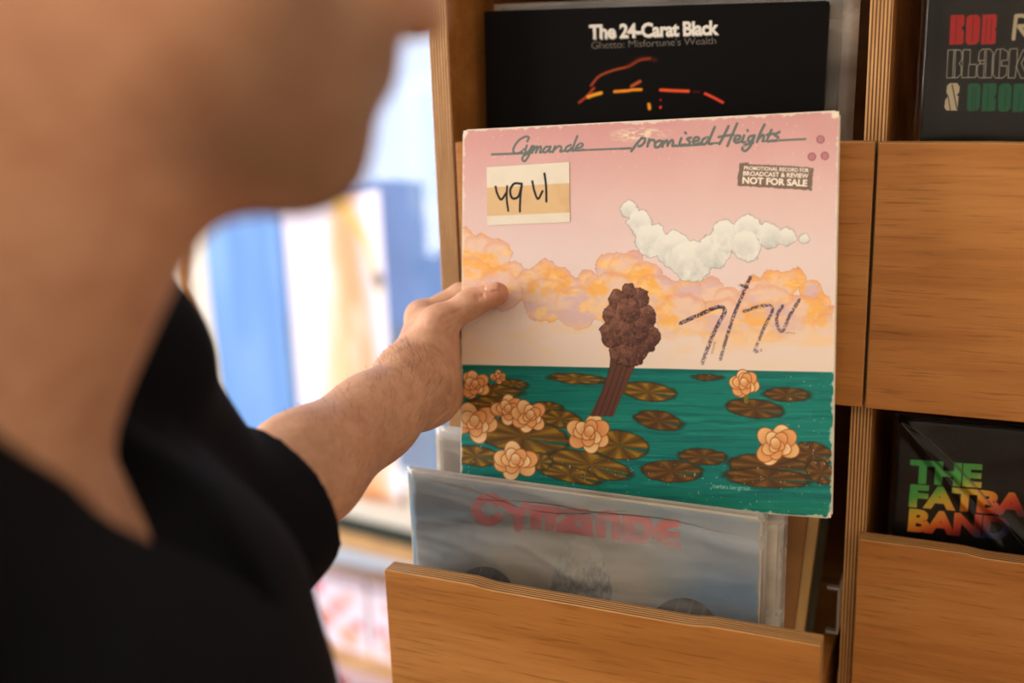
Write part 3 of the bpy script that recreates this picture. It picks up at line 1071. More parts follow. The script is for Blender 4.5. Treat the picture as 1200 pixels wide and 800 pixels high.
s.put(np.clip(halo * 1.8, 0, 1), (190, 184, 172))
RD = (232, 80, 80)
G5 = lambda p: zs(p, 540, 570, 4.2857)
s.stroke([(573 + 14.5 * math.cos(a), 596 + 13.5 * math.sin(a)) for a in np.linspace(0.75, 5.5, 14)], 11.5, RD)
s.stroke(G5([(215, 75), (268, 120), (290, 150)]), 10, RD, smooth=False)
s.stroke(G5([(330, 92), (290, 140), (290, 200)]), 10.5, RD, smooth=False)
s.poly(G5([(330, 85), (500, 100), (520, 130), (478, 150), (468, 218), (425, 216), (425, 150), (405, 150), (403, 213), (352, 208), (350, 140)]), RD)
s.poly(G5([(480, 110), (640, 108), (662, 140), (664, 250), (560, 232), (478, 225), (478, 180), (540, 150)]), RD)
s.poly(G5([(570, 170), (610, 165), (612, 205), (585, 200)]), (176, 150, 140))
s.poly(G5([(678, 150), (692, 122), (740, 115), (790, 128), (802, 160), (806, 268), (758, 262), (756, 170), (730, 165), (728, 255), (682, 250)]), RD)
s.poly(G5([(812, 132), (900, 140), (955, 160), (975, 200), (960, 250), (925, 288), (812, 274)]), RD)
s.poly(G5([(878, 180), (908, 182), (922, 205), (910, 235), (878, 236)]), (150, 152, 152))
s.poly(G5([(1000, 168), (1045, 160), (1100, 165), (1098, 205), (1040, 206), (1040, 218), (1102, 228), (1102, 262), (1045, 255), (1048, 270), (1106, 282), (1105, 312), (1030, 298), (985, 270), (960, 230)]), RD)
# plain rounded stones on the horizon
d, a, b = s.ell(681, 712, 37, 84)
m = s.cover(d + (fbm(X / 6, Y / 6, 4) - 0.5) * 3)
s.put(m, (204, 200, 190))
s.put(m * np.clip((Y - 660) / 50 + (fbm(X / 3, Y / 6, 6) - 0.5) * 1.2, 0, 1), (84, 90, 94))
s.put(m * np.clip((a * -1) - 0.2 + (fbm(X / 2, Y / 5, 9) - 0.5), 0, 1) * 0.7, (120, 128, 130))
for cx, cy, rx, ry, c1 in ((567, 700, 36, 37, (116, 108, 88)), (800, 742, 42, 42, (92, 92, 90))):
    d, a, b = s.ell(cx, cy, rx, ry)
    m = s.cover(d)
    s.put(m, (28, 28, 30))
    s.put(m * np.clip(np.cos(a * 16 + b * 5) * 1.3 - 0.4, 0, 1) * np.clip(-b * 2.0 - 0.3, 0, 1) * np.clip(1 + (a if cx > 700 else -a), 0, 1), c1)
edge = np.minimum(np.minimum(s.U, 1 - s.U), 1 - s.V)
s.put(np.clip((0.008 - edge + (fbm(s.U * 50, s.V * 50, 4) - 0.6) * 0.02) * 200, 0, 1) * 0.7, (206, 190, 160))
s.build('front_print', FW, FW, M['print_gloss'], fr, -0.00215)


def cym_relief(x, z):
    r = 0
    for (x0, z0, ang, wd, am) in ((-0.06, 0.135, -0.10, 0.010, 0.0022), (0.02, 0.142, -0.22, 0.006, 0.0016), (-0.10, 0.120, 0.25, 0.006, 0.0010), (-0.02, 0.09, -0.5, 0.004, 0.0008), (0.08, 0.138, -0.16, 0.007, 0.0015)):
        dd = (z - z0) * math.cos(ang) - (x - x0) * math.sin(ang)
        al = (x - x0) * math.cos(ang) + (z - z0) * math.sin(ang)
        r = r + am * np.exp(-(dd / wd) ** 2) * np.exp(-(al / 0.09) ** 2)
    return r


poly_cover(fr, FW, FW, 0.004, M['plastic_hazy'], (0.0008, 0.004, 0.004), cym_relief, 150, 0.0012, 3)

# ------------------------------------------------------------------ records behind, in the open drawer
back = [  # y, lean, roll, width offset, top z, thickness, material, plastic?, label
    (0.8425, 0.020, 0.000, -0.004, 1.166, 0.0045, 'card', True, 'white-edged record sleeve in crumpled plastic, just behind the held sleeve'),
    (0.8560, 0.022, 0.004, -0.002, 1.160, 0.0040, 'grey_card', True, 'grey-edged record sleeve in plastic, between the white-edged and mauve sleeves'),
    (0.8680, 0.024, 0.000, 0.000, 1.152, 0.0060, 'mauve_card', False, 'mauve-edged record sleeve in the open drawer'),
    (0.8800, 0.026, 0.000, 0.001, 1.150, 0.0040, 'card', True, 'cream-edged record sleeve in plastic, behind the mauve sleeve'),
    (0.8925, 0.028, 0.000, -0.001, 1.150, 0.0050, 'grey_card', False, 'bare grey record sleeve in front of the brown card'),
]
for (y, le, ro, dx, zt, th, mt, pl, lb) in back:
    e = sleeve('record_sleeve', lb, (-0.3012 + abs(dx), y - 0.155 * math.sin(le), zt - 0.156), rot_xyz(le, 0.0), 0.312, 0.312, th, M[mt], group='record sleeves in the open drawer')
    if pl:
        poly_cover(e, 0.312, 0.312, th, M['plastic_edge'], (0.0008, 0.005, 0.006), None, 60, 0.0016, int(y * 999))
for (y, le, ro, x, zt, th, mt, lb) in ((0.942, 0.16, 0.10, -0.288, 1.155, 0.010, 'kraft', 'brown kraft divider card leaning back in the open drawer'), (0.966, 0.17, 0.11, -0.281, 1.150, 0.015, 'tan', 'thick tan card leaning behind the brown divider card'),
                                       (1.000, 0.28, 0.10, -0.272, 1.072, 0.004, 'olive_card', 'olive sleeve leaning low at the back of the open drawer'), (1.014, 0.29, 0.10, -0.276, 1.066, 0.004, 'kraft', 'brown sleeve leaning at the very back of the open drawer')):
    sleeve('divider_card' if 'card' in lb else 'record_sleeve', lb, (x, y, zt - (0.152 if zt > 1.1 else 0.118)), rot_xyz(le, ro * 0.6), 0.300 if zt > 1.1 else 0.285, 0.300 if zt > 1.1 else 0.235, th, M[mt], cat='card' if 'card' in lb else 'record sleeve')

# ------------------------------------------------------------------ upper left: black sleeve
ul = sleeve('record_sleeve', 'black record sleeve with white lettering and glowing orange streaks, behind the held sleeve', (-0.295, 0.977, 1.5355 - 0.158), rot_xyz(0.0, 0.019), 0.316, 0.316, 0.004, M['black_card'])
UC = [(563, 13), (968.4, 0.8), (952.3, 430), (578.3, 394)]
s = Sheet(UC, np.linspace(0.002, 0.998, 440), np.concatenate([np.linspace(0.002, 0.58, 20), np.linspace(0.59, 0.998, 200)]))
s.aa = 0.6
X, Y = s.X, s.Y
s.C[:] = (15, 13, 13)
Wt = (226, 222, 214)
s.text('The 24-Carat Black', (688, 46.5), (840, 41.0), 16.5, (150, 146, 140), 0.040, spacing=0.94)
s.text('The 24-Carat Black', (687, 45.5), (839, 40.0), 16, Wt, 0.034, spacing=0.94)
s.text("Ghetto: Misfortune's Wealth", (690, 57.5), (836, 51.5), 8.5, (112, 106, 98), 0.0, spacing=0.95)
F6 = lambda p: zs(p, 670, 10, 6.3158)
for p, w, c, so, al in [(F6([(130, 570), (190, 500), (300, 455), (400, 430), (480, 385), (560, 370)]), 2.6, (206, 84, 44), 2.5, 0.9), (F6([(400, 430), (500, 370), (600, 380)]), 4, (104, 40, 24), 5, 0.7),
                        (F6([(45, 695), (100, 650), (150, 590)]), 3.0, (200, 72, 52), 2, 0.9), (F6([(110, 655), (150, 640), (205, 625)]), 4.2, (250, 168, 46), 2, 1), (F6([(305, 615), (350, 612), (400, 608), (440, 602), (500, 600)]), 3.6, (250, 150, 40), 2, 1),
                        (F6([(430, 575), (490, 540)]), 3.6, (226, 104, 58), 3, 0.9), (F6([(645, 603), (740, 608), (850, 612)]), 3.8, (240, 88, 44), 2, 1), (F6([(890, 615), (930, 617)]), 2.5, (90, 26, 22), 3, 0.9), (F6([(975, 630), (1040, 660), (1105, 695)]), 3.4, (238, 76, 54), 2, 1),
                        (F6([(560, 710), (565, 740)]), 4, (250, 160, 50), 2, 1), (F6([(646, 676), (646, 677)]), 2.2, (210, 40, 40), 1.5, 1), (F6([(646, 730), (646, 733)]), 3.2, (236, 66, 46), 1.5, 1)]:
    s.stroke(p, w, c, al, so, smooth=len(p) > 2)
s.build('front_print', 0.316, 0.316, M['print_gloss'], ul, -0.00215)
for k, (y, dx, dz, wv, lb) in enumerate(((0.988, 0.010, 0.004, True, 'dark sleeve in clear plastic, directly behind the black sleeve with white lettering'), (1.000, 0.002, 0.002, False, 'plain tan-edged sleeve, third in the upper drawer'))):
    e = sleeve('record_sleeve', lb, (-0.295 + dx, y, 1.5355 - 0.158 + dz), rot_xyz(0.0, 0.012), 0.316, 0.316, 0.004, M['tan'] if k else M['black_card'])
    if wv:
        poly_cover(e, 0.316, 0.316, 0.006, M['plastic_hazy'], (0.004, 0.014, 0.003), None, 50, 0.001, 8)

# ------------------------------------------------------------------ upper right: black sleeve with block lettering
ur = sleeve('record_sleeve', 'black record sleeve with red, cream and green block lettering in clear plastic', (0.1005, 0.962, 1.540 - 0.1575), rot_xyz(0.0, 0.004), 0.315, 0.315, 0.004, M['black_card'])
BC = [(1084.5, -17), (1664, -45), (1612, 432), (1064, 420)]
s = Sheet(BC, np.linspace(0.002, 0.998, 620), np.concatenate([np.linspace(0.002, 0.56, 12), np.linspace(0.57, 0.998, 300)]))
s.aa = 0.55
X, Y = s.X, s.Y
s.C[:] = (14, 15, 17)
Z1 = lambda p: zs(p, 1070, 0, 6.1538)
RED, CRM, GRN, BLK = (206, 34, 40), (218, 208, 182), (10, 112, 76), (14, 15, 17)


def block(cx0, cx1, y0, y1, col, slits, notch=None, r=12, rl=0):
    s.poly(Z1(([(cx0, y1 - rl), (cx0 + 2, y0 + 4 + rl), (cx0 + 2 + rl, y0 + 4)] if rl else [(cx0 + 2, y0 + 4)]) + [(cx1 - r, y0), (cx1, y0 + r), (cx1 - 4, y1 - r), (cx1 - 4 - r, y1), (cx0 - 4 + rl, y1 + 4)]), col)
    for p in slits:
        s.stroke(Z1(p), 0.8, BLK, 0.55, smooth=False)
    if notch:
        s.poly(Z1(notch), BLK)


block(252, 362, 98, 300, RED, [[(300, 120), (294, 285)]], [(368, 162), (338, 188), (366, 214)])
block(372, 482, 96, 298, RED, [[(428, 120), (420, 280)]], None, 24, 22)
block(494, 606, 92, 294, RED, [[(530, 130), (524, 280)], [(566, 120), (562, 270)]], [(612, 180), (590, 194), (610, 210)])
s.stroke(Z1([(735, 255), (748, 115)]), 5.0, CRM, smooth=False)
s.stroke(Z1([(748, 105), (800, 102), (836, 125), (820, 165), (775, 172)]), 4.6, CRM)
s.stroke(Z1([(775, 175), (845, 255)]), 5.4, CRM, smooth=False)
OUT = (206, 198, 178)
for p in ([(242, 338), (236, 528), (320, 524), (346, 500), (346, 450), (330, 428), (350, 400), (346, 350), (330, 336), (242, 338)], [(288, 338), (282, 524)], [(300, 338), (296, 524)],
          [(358, 334), (352, 524), (458, 520), (462, 432), (410, 434), (412, 334), (358, 334)], [(404, 434), (400, 520)],
          [(470, 510), (466, 450), (490, 420), (476, 400), (480, 350), (500, 330), (560, 328), (584, 350), (578, 520), (490, 524), (470, 510)], [(522, 340), (516, 520)], [(534, 340), (530, 520)], [(474, 408), (520, 404)], [(486, 428), (518, 428)],
          [(592, 370), (610, 330), (660, 325), (698, 345), (696, 400), (650, 404), (650, 440), (694, 440), (690, 500), (660, 522), (610, 522), (588, 500), (592, 370)], [(640, 335), (634, 515)],
          [(710, 325), (704, 520), (755, 520), (768, 425), (766, 322), (710, 325)], [(766, 425), (810, 330), (850, 325), (800, 420), (850, 518), (800, 520), (760, 440)]):
    s.stroke(Z1(p), 1.1, OUT, 1.0, smooth=False)
s.poly(Z1([(240, 580), (262, 562), (318, 560), (338, 585), (335, 625), (318, 645), (332, 650), (326, 750), (240, 750), (224, 730), (228, 680), (250, 650), (236, 625)]), CRM)
s.stroke(Z1([(280, 575), (322, 740)]), 1.1, BLK, smooth=False)
s.stroke(Z1([(250, 650), (270, 745)]), 0.9, BLK, smooth=False)
block(396, 500, 558, 748, GRN, [[(440, 590), (434, 740)], [(462, 590), (458, 740)]], None, 22, 14)
block(512, 620, 556, 748, GRN, [[(556, 580), (552, 740)]], [(622, 630), (602, 650), (620, 668)])
block(632, 736, 556, 748, GRN, [[(690, 600), (684, 730)]], None, 24, 22)
block(746, 850, 554, 748, GRN, [[(796, 600), (790, 740)]], None, 24)
s.build('front_print', 0.315, 0.315, M['print_gloss'], ur, -0.00215)
poly_cover(ur, 0.315, 0.315, 0.004, M['plastic'], (0.006, 0.004, 0.006), lambda x, z: 0.003 * np.exp(-((x + 0.1555) / 0.006) ** 2), 110, 0.0008, 12)

# ------------------------------------------------------------------ lower right: black sleeve with rainbow lettering
lr = sleeve('record_sleeve', 'black record sleeve with rainbow-coloured lettering in creased plastic', (0.0975, 0.962, 1.1806 - 0.158), rot_xyz(0.0, 0.0), 0.316, 0.316, 0.004, M['black_card'])
LCN = [(1053, 490), (1568.7, 538), (1498, 956), (1031, 862)]
s = Sheet(LCN, np.linspace(0.002, 0.998, 560), np.concatenate([np.linspace(0.002, 0.56, 12), np.linspace(0.57, 0.998, 280)]))
s.aa = 0.55
X, Y = s.X, s.Y
s.C[:] = (13, 12, 12)
Z2 = lambda p: zs([p], 1040, 480, 4.4438)[0]
fn = s.C.copy()
gx = (X - 1065) / 135 + 0.42 * np.clip((Y - 556 - 0.09 * (X - 1065)) / 27, -0.4, 2.6)
inkc = ramp1(gx, [0.0, 0.45, 0.62, 0.80, 1.0, 1.22, 1.45, 1.65, 1.9], [(70, 172, 92), (92, 178, 84), (196, 190, 70), (232, 184, 60), (234, 150, 56), (206, 78, 48), (120, 40, 40), (44, 52, 92), (14, 16, 26)])
lm = np.zeros(X.shape)
save = s.C.copy()
for tx, a, b, hgt in (('THE', (112, 372), (490, 398), 24.5), ('FATBACK', (110, 497), (1015, 573), 24), ('BAND', (104, 624), (636, 672), 24)):
    lm = np.maximum(lm, s.text(tx, Z2(a), Z2(b), hgt, (255, 255, 255), 0.055, spacing=0.97))
s.C = save * (1 - lm[..., None]) + inkc * lm[..., None]
s.build('front_print', 0.316, 0.316, M['print_gloss'], lr, -0.00215)


def fat_relief(x, z):
    r = 0
    for ang, wd, am in ((-0.74, 0.0038, 0.0030), (-0.88, 0.0034, 0.0024)):
        ox, oz = -0.158, 0.158
        dd = (z - oz) * math.cos(ang) - (x - ox) * math.sin(ang)
        al = (x - ox) * math.cos(ang) + (z - oz) * math.sin(ang)
        r = r + am * np.exp(-(dd / wd) ** 2) * (al > 0) * np.exp(-np.maximum(al - 0.13, 0) / 0.05)
    return r


poly_cover(lr, 0.316, 0.316, 0.004, M['plastic'], (0.004, 0.004, 0.004), fat_relief, 260, 0.0004, 15)


def crease(parent, corners, w, pts, width, y, mat):
    """a fold line in a plastic sleeve: a low ridge following a path on the sheet"""
    H = homography(corners, [(0, 1), (1, 1), (1, 0), (0, 0)])
    P_ = []
    for px, py in catmull(pts):
        q = H @ np.array([px, py, 1.0])
        P_.append(np.array([(q[0] / q[2] - 0.5) * w, (q[1] / q[2] - 0.5) * w]))
    V, F_ = [], []
    n = len(P_)
    for i in range(n):
        t = P_[min(i + 1, n - 1)] - P_[max(i - 1, 0)]
        t = t / np.linalg.norm(t)
        nn = np.array([-t[1], t[0]])
        ww = width * (0.25 + 0.75 * math.sin(math.pi * min(1, (i + 0.5) / n * 1.1)))
        a, b = P_[i] + nn * ww, P_[i] - nn * ww
        V += [(a[0], y, a[1]), (P_[i][0], y - ww * 0.8, P_[i][1]), (b[0], y, b[1])]
    for i in range(n - 1):
        k = i * 3
        F_ += [(k, k + 1, k + 4, k + 3), (k + 1, k + 2, k + 5, k + 4), (k + 2, k, k + 3, k + 5)]
    return mesh_obj('plastic_crease', V, F_, mat, parent, True)


M['crease'] = poly_plastic('plastic_fold', 0.02, 0.25, 0.1, 20)
for pts, wd_ in (([(1057, 494), (1083, 508), (1106, 530), (1132, 556), (1160, 588), (1186, 622), (1204, 642)], 0.0009), ([(1057, 494), (1072, 512), (1092, 534), (1124, 570), (1152, 598)], 0.0006)):
    crease(lr, LCN, 0.316, pts, wd_, -0.0046, M['crease'])
for pts, wd_ in (([(560, 582), (640, 588), (700, 598), (780, 606), (850, 622)], 0.0010), ([(500, 560), (560, 574), (640, 604)], 0.0007), ([(610, 592), (660, 600), (735, 596)], 0.0008)):
    crease(fr, FC, FW, pts, wd_, -0.0052, M['crease'])

for k, (x, zt, lb) in enumerate(((0.100, 1.533, 'plain dark sleeve behind the red and green lettered sleeve'), (0.098, 1.176, 'plain dark sleeve behind the rainbow lettered sleeve'))):
    sleeve('record_sleeve', lb, (x, 0.976, zt - 0.1575), rot_xyz(0.0, 0.0), 0.315, 0.315, 0.004, M['black_card'])

# ================================================================== the person
class Field:
    """distance field on a rectilinear grid, with smooth unions, meshed by surface nets"""

    def __init__(self, xs, ys, zs):
        self.ax = [np.asarray(a, np.float32) for a in (xs, ys, zs)]
        self.D = np.full([len(a) for a in self.ax], 0.06, np.float32)

    def _win(self, lo, hi):
        sl = []
        for a, l, h in zip(self.ax, lo, hi):
            i0, i1 = np.searchsorted(a, l), np.searchsorted(a, h)
            sl.append(slice(max(i0 - 1, 0), min(i1 + 1, len(a))))
        return tuple(sl)

    def _pts(self, sl):
        return (self.ax[0][sl[0]][:, None, None], self.ax[1][sl[1]][None, :, None], self.ax[2][sl[2]][None, None, :])

    def _blend(self, sl, d, k, sub=False):
        D = self.D[sl]
        if sub:
            h = np.clip(0.5 - 0.5 * (D + d) / k, 0, 1)
            self.D[sl] = D + (-d - D) * h + k * h * (1 - h)
        else:
            h = np.clip(0.5 + 0.5 * (D - d) / k, 0, 1)
            self.D[sl] = D + (d - D) * h - k * h * (1 - h)

    def cone(self, a, b, ra, rb, k=0.01, sub=False):
        a, b = np.asarray(a, np.float32), np.asarray(b, np.float32)
        pad = max(ra, rb) + 0.05 + k
        sl = self._win(np.minimum(a, b) - pad, np.maximum(a, b) + pad)
        x, y, z = self._pts(sl)
        ba = b - a
        q = float(ba @ ba) + 1e-12
        h = np.clip(((x - a[0]) * ba[0] + (y - a[1]) * ba[1] + (z - a[2]) * ba[2]) / q, 0, 1)
        d = np.sqrt((x - a[0] - h * ba[0]) ** 2 + (y - a[1] - h * ba[1]) ** 2 + (z - a[2] - h * ba[2]) ** 2) - (ra + (rb - ra) * h)
        self._blend(sl, d, k, sub)

    def chain(self, pts, rs, k=0.01):
        for i in range(len(pts) - 1):
            self.cone(pts[i], pts[i + 1], rs[i], rs[i + 1], k)

    def ell(self, c, r, axes=None, k=0.01, sub=False):
        c = np.asarray(c, np.float32)
        r = np.asarray(r, np.float32)
        A = np.eye(3, dtype=np.float32) if axes is None else np.asarray(axes, np.float32)
        pad = float(r.max()) + 0.05 + k
        sl = self._win(c - pad, c + pad)
        x, y, z = self._pts(sl)
        x, y, z = x - c[0], y - c[1], z - c[2]
        q = [(x * A[i][0] + y * A[i][1] + z * A[i][2]) for i in range(3)]
        k0 = np.sqrt(sum((q[i] / r[i]) ** 2 for i in range(3)))
        k1 = np.sqrt(sum((q[i] / r[i] ** 2) ** 2 for i in range(3)))
        self._blend(sl, k0 * (k0 - 1) / np.maximum(k1, 1e-6), k, sub)

    def cut(self, p, n):
        """remove everything on the +n side of a plane"""
        p, n = np.asarray(p, np.float32), np.asarray(n, np.float32)
        n = n / np.linalg.norm(n)
        x, y, z = self._pts((slice(None),) * 3)
        return (x - p[0]) * n[0] + (y - p[1]) * n[1] + (z - p[2]) * n[2]

    def at(self, p):
        i = [int(np.clip(np.searchsorted(a, v) - 1, 0, len(a) - 2)) for a, v in zip(self.ax, p)]
        f = [float(np.clip((v - a[k]) / (a[k + 1] - a[k]), 0, 1)) for a, v, k in zip(self.ax, p, i)]
        c = self.D[i[0]:i[0] + 2, i[1]:i[1] + 2, i[2]:i[2] + 2]
        for t in f:
            c = c[0] * (1 - t) + c[1] * t
        return float(c)

    def snap(self, p):
        p = np.array(p, float)
        for _ in range(12):
            e = 0.0015
            gr = np.array([(self.at(p + e * q) - self.at(p - e * q)) / (2 * e) for q in np.eye(3)])
            n = np.linalg.norm(gr)
            if n < 1e-3:
                break
            p = p - 0.8 * self.at(p) * gr / n
        return p

    def mesh(self, smooth=1):
        D = self.D
        neg = D < 0
        nx, ny, nz = D.shape
        c = neg[:-1, :-1, :-1].astype(np.int8)
        tot = np.zeros_like(c)
        for i in (0, 1):
            for j in (0, 1):
                for k in (0, 1):
                    tot += neg[i:nx - 1 + i, j:ny - 1 + j, k:nz - 1 + k]
        I, J, K = np.nonzero((tot > 0) & (tot < 8))
        n = len(I)
        idx = np.full(tot.shape, -1, np.int32)
        idx[I, J, K] = np.arange(n)
        corner = {}
        for i in (0, 1):
            for j in (0, 1):
                for k in (0, 1):
                    corner[i, j, k] = (D[I + i, J + j, K + k], np.stack([self.ax[0][I + i], self.ax[1][J + j], self.ax[2][K + k]], -1))
        acc = np.zeros((n, 3), np.float64)
        cnt = np.zeros(n)
        ks = list(corner)
        for a in ks:
            for ax in range(3):
                if a[ax] == 0:
                    b = tuple(1 if m == ax else a[m] for m in range(3))
                    da, pa = corner[a]
                    db, pb = corner[b]
                    m = (da < 0) != (db < 0)
                    t = np.where(m, da / np.where(np.abs(da - db) < 1e-12, 1e-12, da - db), 0)[:, None]
                    acc += np.where(m[:, None], pa + (pb - pa) * t, 0)
                    cnt += m
        V = acc / cnt[:, None]
        Q = []
        for ax in range(3):
            o = [m for m in range(3) if m != ax]
            sa = [slice(0, -1) if m == ax else slice(1, -1) for m in range(3)]
            sb = [slice(1, None) if m == ax else slice(1, -1) for m in range(3)]
            A, B = neg[tuple(sa)], neg[tuple(sb)]
            e = np.argwhere(A != B)
            if not len(e):
                continue
            fl = A[tuple(e.T)]
            e = e + np.array([0 if m == ax else 1 for m in range(3)])
            qs = []
            for d0, d1 in ((-1, -1), (0, -1), (0, 0), (-1, 0)):
                p = e.copy()
                p[:, o[0]] += d0
                p[:, o[1]] += d1
                qs.append(idx[p[:, 0], p[:, 1], p[:, 2]])
            q = np.stack(qs, -1)
            f = fl if ax != 1 else ~fl
            q[~f] = q[~f][:, ::-1]
            Q.append(q)
        Q = np.concatenate(Q)
        Q = Q[(Q >= 0).all(1)]
        for _ in range(smooth):
            S = np.zeros_like(V)
            N = np.zeros(len(V))
            for a, b in ((0, 1), (1, 2), (2, 3), (3, 0)):
                np.add.at(S, Q[:, a], V[Q[:, b]])
                np.add.at(S, Q[:, b], V[Q[:, a]])
                np.add.at(N, Q[:, a], 1)
                np.add.at(N, Q[:, b], 1)
            V = V * 0.5 + 0.5 * S / np.maximum(N, 1)[:, None]
        return V, Q


def axis_grid(lo, hi, coarse, f0=None, f1=None, fine=None):
    if f0 is None:
        return np.arange(lo, hi + coarse, coarse)
    return np.concatenate([np.arange(lo, f0, coarse), np.arange(f0, f1, fine), np.arange(f1, hi + coarse, coarse)])


v3 = lambda *a: np.array(a, float)
Fd = v3(0.85, 0.53, 0) / math.hypot(0.85, 0.53)      # the way the person faces
Ld = v3(-Fd[1], Fd[0], 0)                            # towards the person's left
Up = v3(0, 0, 1)
NB = v3(-0.430, 0.311, 1.365)                        # base of the neck
pit = math.radians(25)
yaw = math.radians(32)                               # head turned to the left, towards the record
hF = Fd * math.cos(yaw) + Ld * math.sin(yaw)
hg = hF * math.cos(pit) - Up * math.sin(pit)         # gaze
hu = hF * math.sin(pit) + Up * math.cos(pit)
hr = Fd * math.sin(yaw) - Ld * math.cos(yaw)
HD = v3(-0.264, 0.353, 1.590)                        # centre of the head
hp = lambda a, b, c: HD + hg * a + hr * b + hu * c
HAX = np.stack([hg, hr, hu])
BAX = np.stack([Fd, Ld, Up])
LS = v3(-0.500, 0.420, 1.352)
LE = v3(-0.472, 0.556, 1.186)
LW = v3(-0.4373, 0.7802, 1.2291)
RS = NB - Ld * 0.185 + Fd * 0.0 - Up * 0.03
RE = RS - Up * 0.27 - Fd * 0.06 - Ld * 0.03
RW = RE - Up * 0.19 + Fd * 0.13 + Ld * 0.02
bp = lambda a, b, c: NB + Fd * a + Ld * b + Up * c


def torso(B, o=0.0, arms=True):
    B.cone(bp(-0.015, 0.16, -0.025), bp(-0.015, -0.16, -0.025), 0.058 + o, 0.058 + o, 0.03)
    B.cone(bp(-0.02, 0.0, 0.01), bp(-0.02, 0.14, -0.02), 0.056 + o, 0.05 + o, 0.03)
    B.cone(bp(-0.02, 0.0, 0.01), bp(-0.02, -0.14, -0.02), 0.056 + o, 0.05 + o, 0.03)
    B.ell(bp(-0.01, 0, -0.17), v3(0.112, 0.170, 0.19) + o, BAX, 0.04)
    B.ell(bp(0.050, 0.07, -0.17), v3(0.07, 0.08, 0.09) + o, BAX, 0.04)
    B.ell(bp(0.050, -0.07, -0.17), v3(0.07, 0.08, 0.09) + o, BAX, 0.04)
    B.ell(bp(-0.02, 0, -0.36), v3(0.108, 0.150, 0.18) + o, BAX, 0.05)
    B.ell(bp(-0.03, 0, -0.50), v3(0.110, 0.165, 0.13) + o, BAX, 0.05)


def head_neck(B):
    B.ell(hp(-0.018, 0, 0.022), (0.098, 0.077, 0.092), HAX, 0.01)
    B.ell(hp(0.036, 0, -0.040), (0.056, 0.060, 0.080), HAX, 0.03)
    for sd in (-1, 1):
        B.cone(hp(-0.012, 0.052 * sd, -0.030), hp(0.000, 0.050 * sd, -0.068), 0.020, 0.018, 0.025)
        B.cone(hp(0.000, 0.050 * sd, -0.068), hp(0.068, 0.014 * sd, -0.106), 0.018, 0.018, 0.025)
        B.cone(hp(0.082, 0.014 * sd, 0.016), hp(0.072, 0.046 * sd, 0.014), 0.010, 0.010, 0.015)
        B.ell(hp(0.062, 0.040 * sd, -0.022), (0.022, 0.022, 0.018), HAX, 0.02)
        B.ell(hp(0.094, 0.033 * sd, -0.002), (0.014, 0.016, 0.011), HAX, 0.010, True)
        B.cone(hp(0.0835, 0.021 * sd, 0.005), hp(0.0790, 0.043 * sd, 0.003), 0.0036, 0.0036, 0.005)
        B.cone(hp(0.0825, 0.022 * sd, -0.012), hp(0.0780, 0.042 * sd, -0.011), 0.0032, 0.0032, 0.005)
        B.ell(hp(-0.006, 0.078 * sd, -0.012), (0.020, 0.008, 0.032), HAX, 0.006)
        B.ell(hp(-0.001, 0.086 * sd, -0.008), (0.009, 0.005, 0.017), HAX, 0.004, True)
        B.ell(hp(0.100, 0.011 * sd, -0.036), (0.010, 0.008, 0.007), HAX, 0.006)
    B.ell(hp(0.070, 0, -0.108), (0.022, 0.026, 0.018), HAX, 0.02)
    B.ell(hp(0.025, 0, -0.088), (0.055, 0.044, 0.026), HAX, 0.03)
    B.cone(hp(0.090, 0, 0.008), hp(0.108, 0, -0.032), 0.008, 0.011, 0.010)
    B.cone(hp(0.088, -0.018, -0.062), hp(0.088, 0.018, -0.062), 0.007, 0.007, 0.008)
    B.cone(hp(0.086, -0.016, -0.073), hp(0.086, 0.016, -0.073), 0.008, 0.008, 0.007)
    B.cone(hp(0.099, -0.022, -0.0665), hp(0.099, 0.022, -0.0665), 0.003, 0.003, 0.004, True)
    B.cone(hp(-0.045, 0, -0.035), bp(-0.02, 0, -0.01), 0.060, 0.066, 0.035)
    B.cone(hp(0.000, 0, -0.075), bp(0.035, 0, -0.03), 0.046, 0.040, 0.035)
    B.cone(hp(-0.02, 0.03, -0.06), bp(0.05, 0.02, -0.025), 0.022, 0.014, 0.025)
    B.cone(hp(-0.02, -0.03, -0.06), bp(0.05, -0.02, -0.025), 0.022, 0.014, 0.025)


bx_ = axis_grid(-0.78, 0.06, 0.0065, -0.478, -0.372, 0.0013)
by_ = axis_grid(-0.02, 0.92, 0.0065, 0.750, 0.885, 0.0013)
bz_ = np.concatenate([np.arange(0.05, 0.80, 0.014), np.arange(0.80, 1.185, 0.0065), np.arange(1.185, 1.322, 0.0013), np.arange(1.322, 1.74, 0.0065)])
B = Field(bx_, by_, bz_)
torso(B)
head_neck(B)
# arms
B.cone(LS + v3(0, 0, -0.005), LS * 0.5 + LE * 0.5, 0.056, 0.048, 0.03)
B.cone(LS * 0.5 + LE * 0.5, LE, 0.048, 0.042, 0.02)
MF = LE * 0.62 + LW * 0.38
B.cone(LE, MF, 0.043, 0.042, 0.02)
B.cone(MF, LE * 0.25 + LW * 0.75, 0.042, 0.0335, 0.02)
B.cone(LE * 0.25 + LW * 0.75, LW, 0.0335, 0.0285, 0.02)
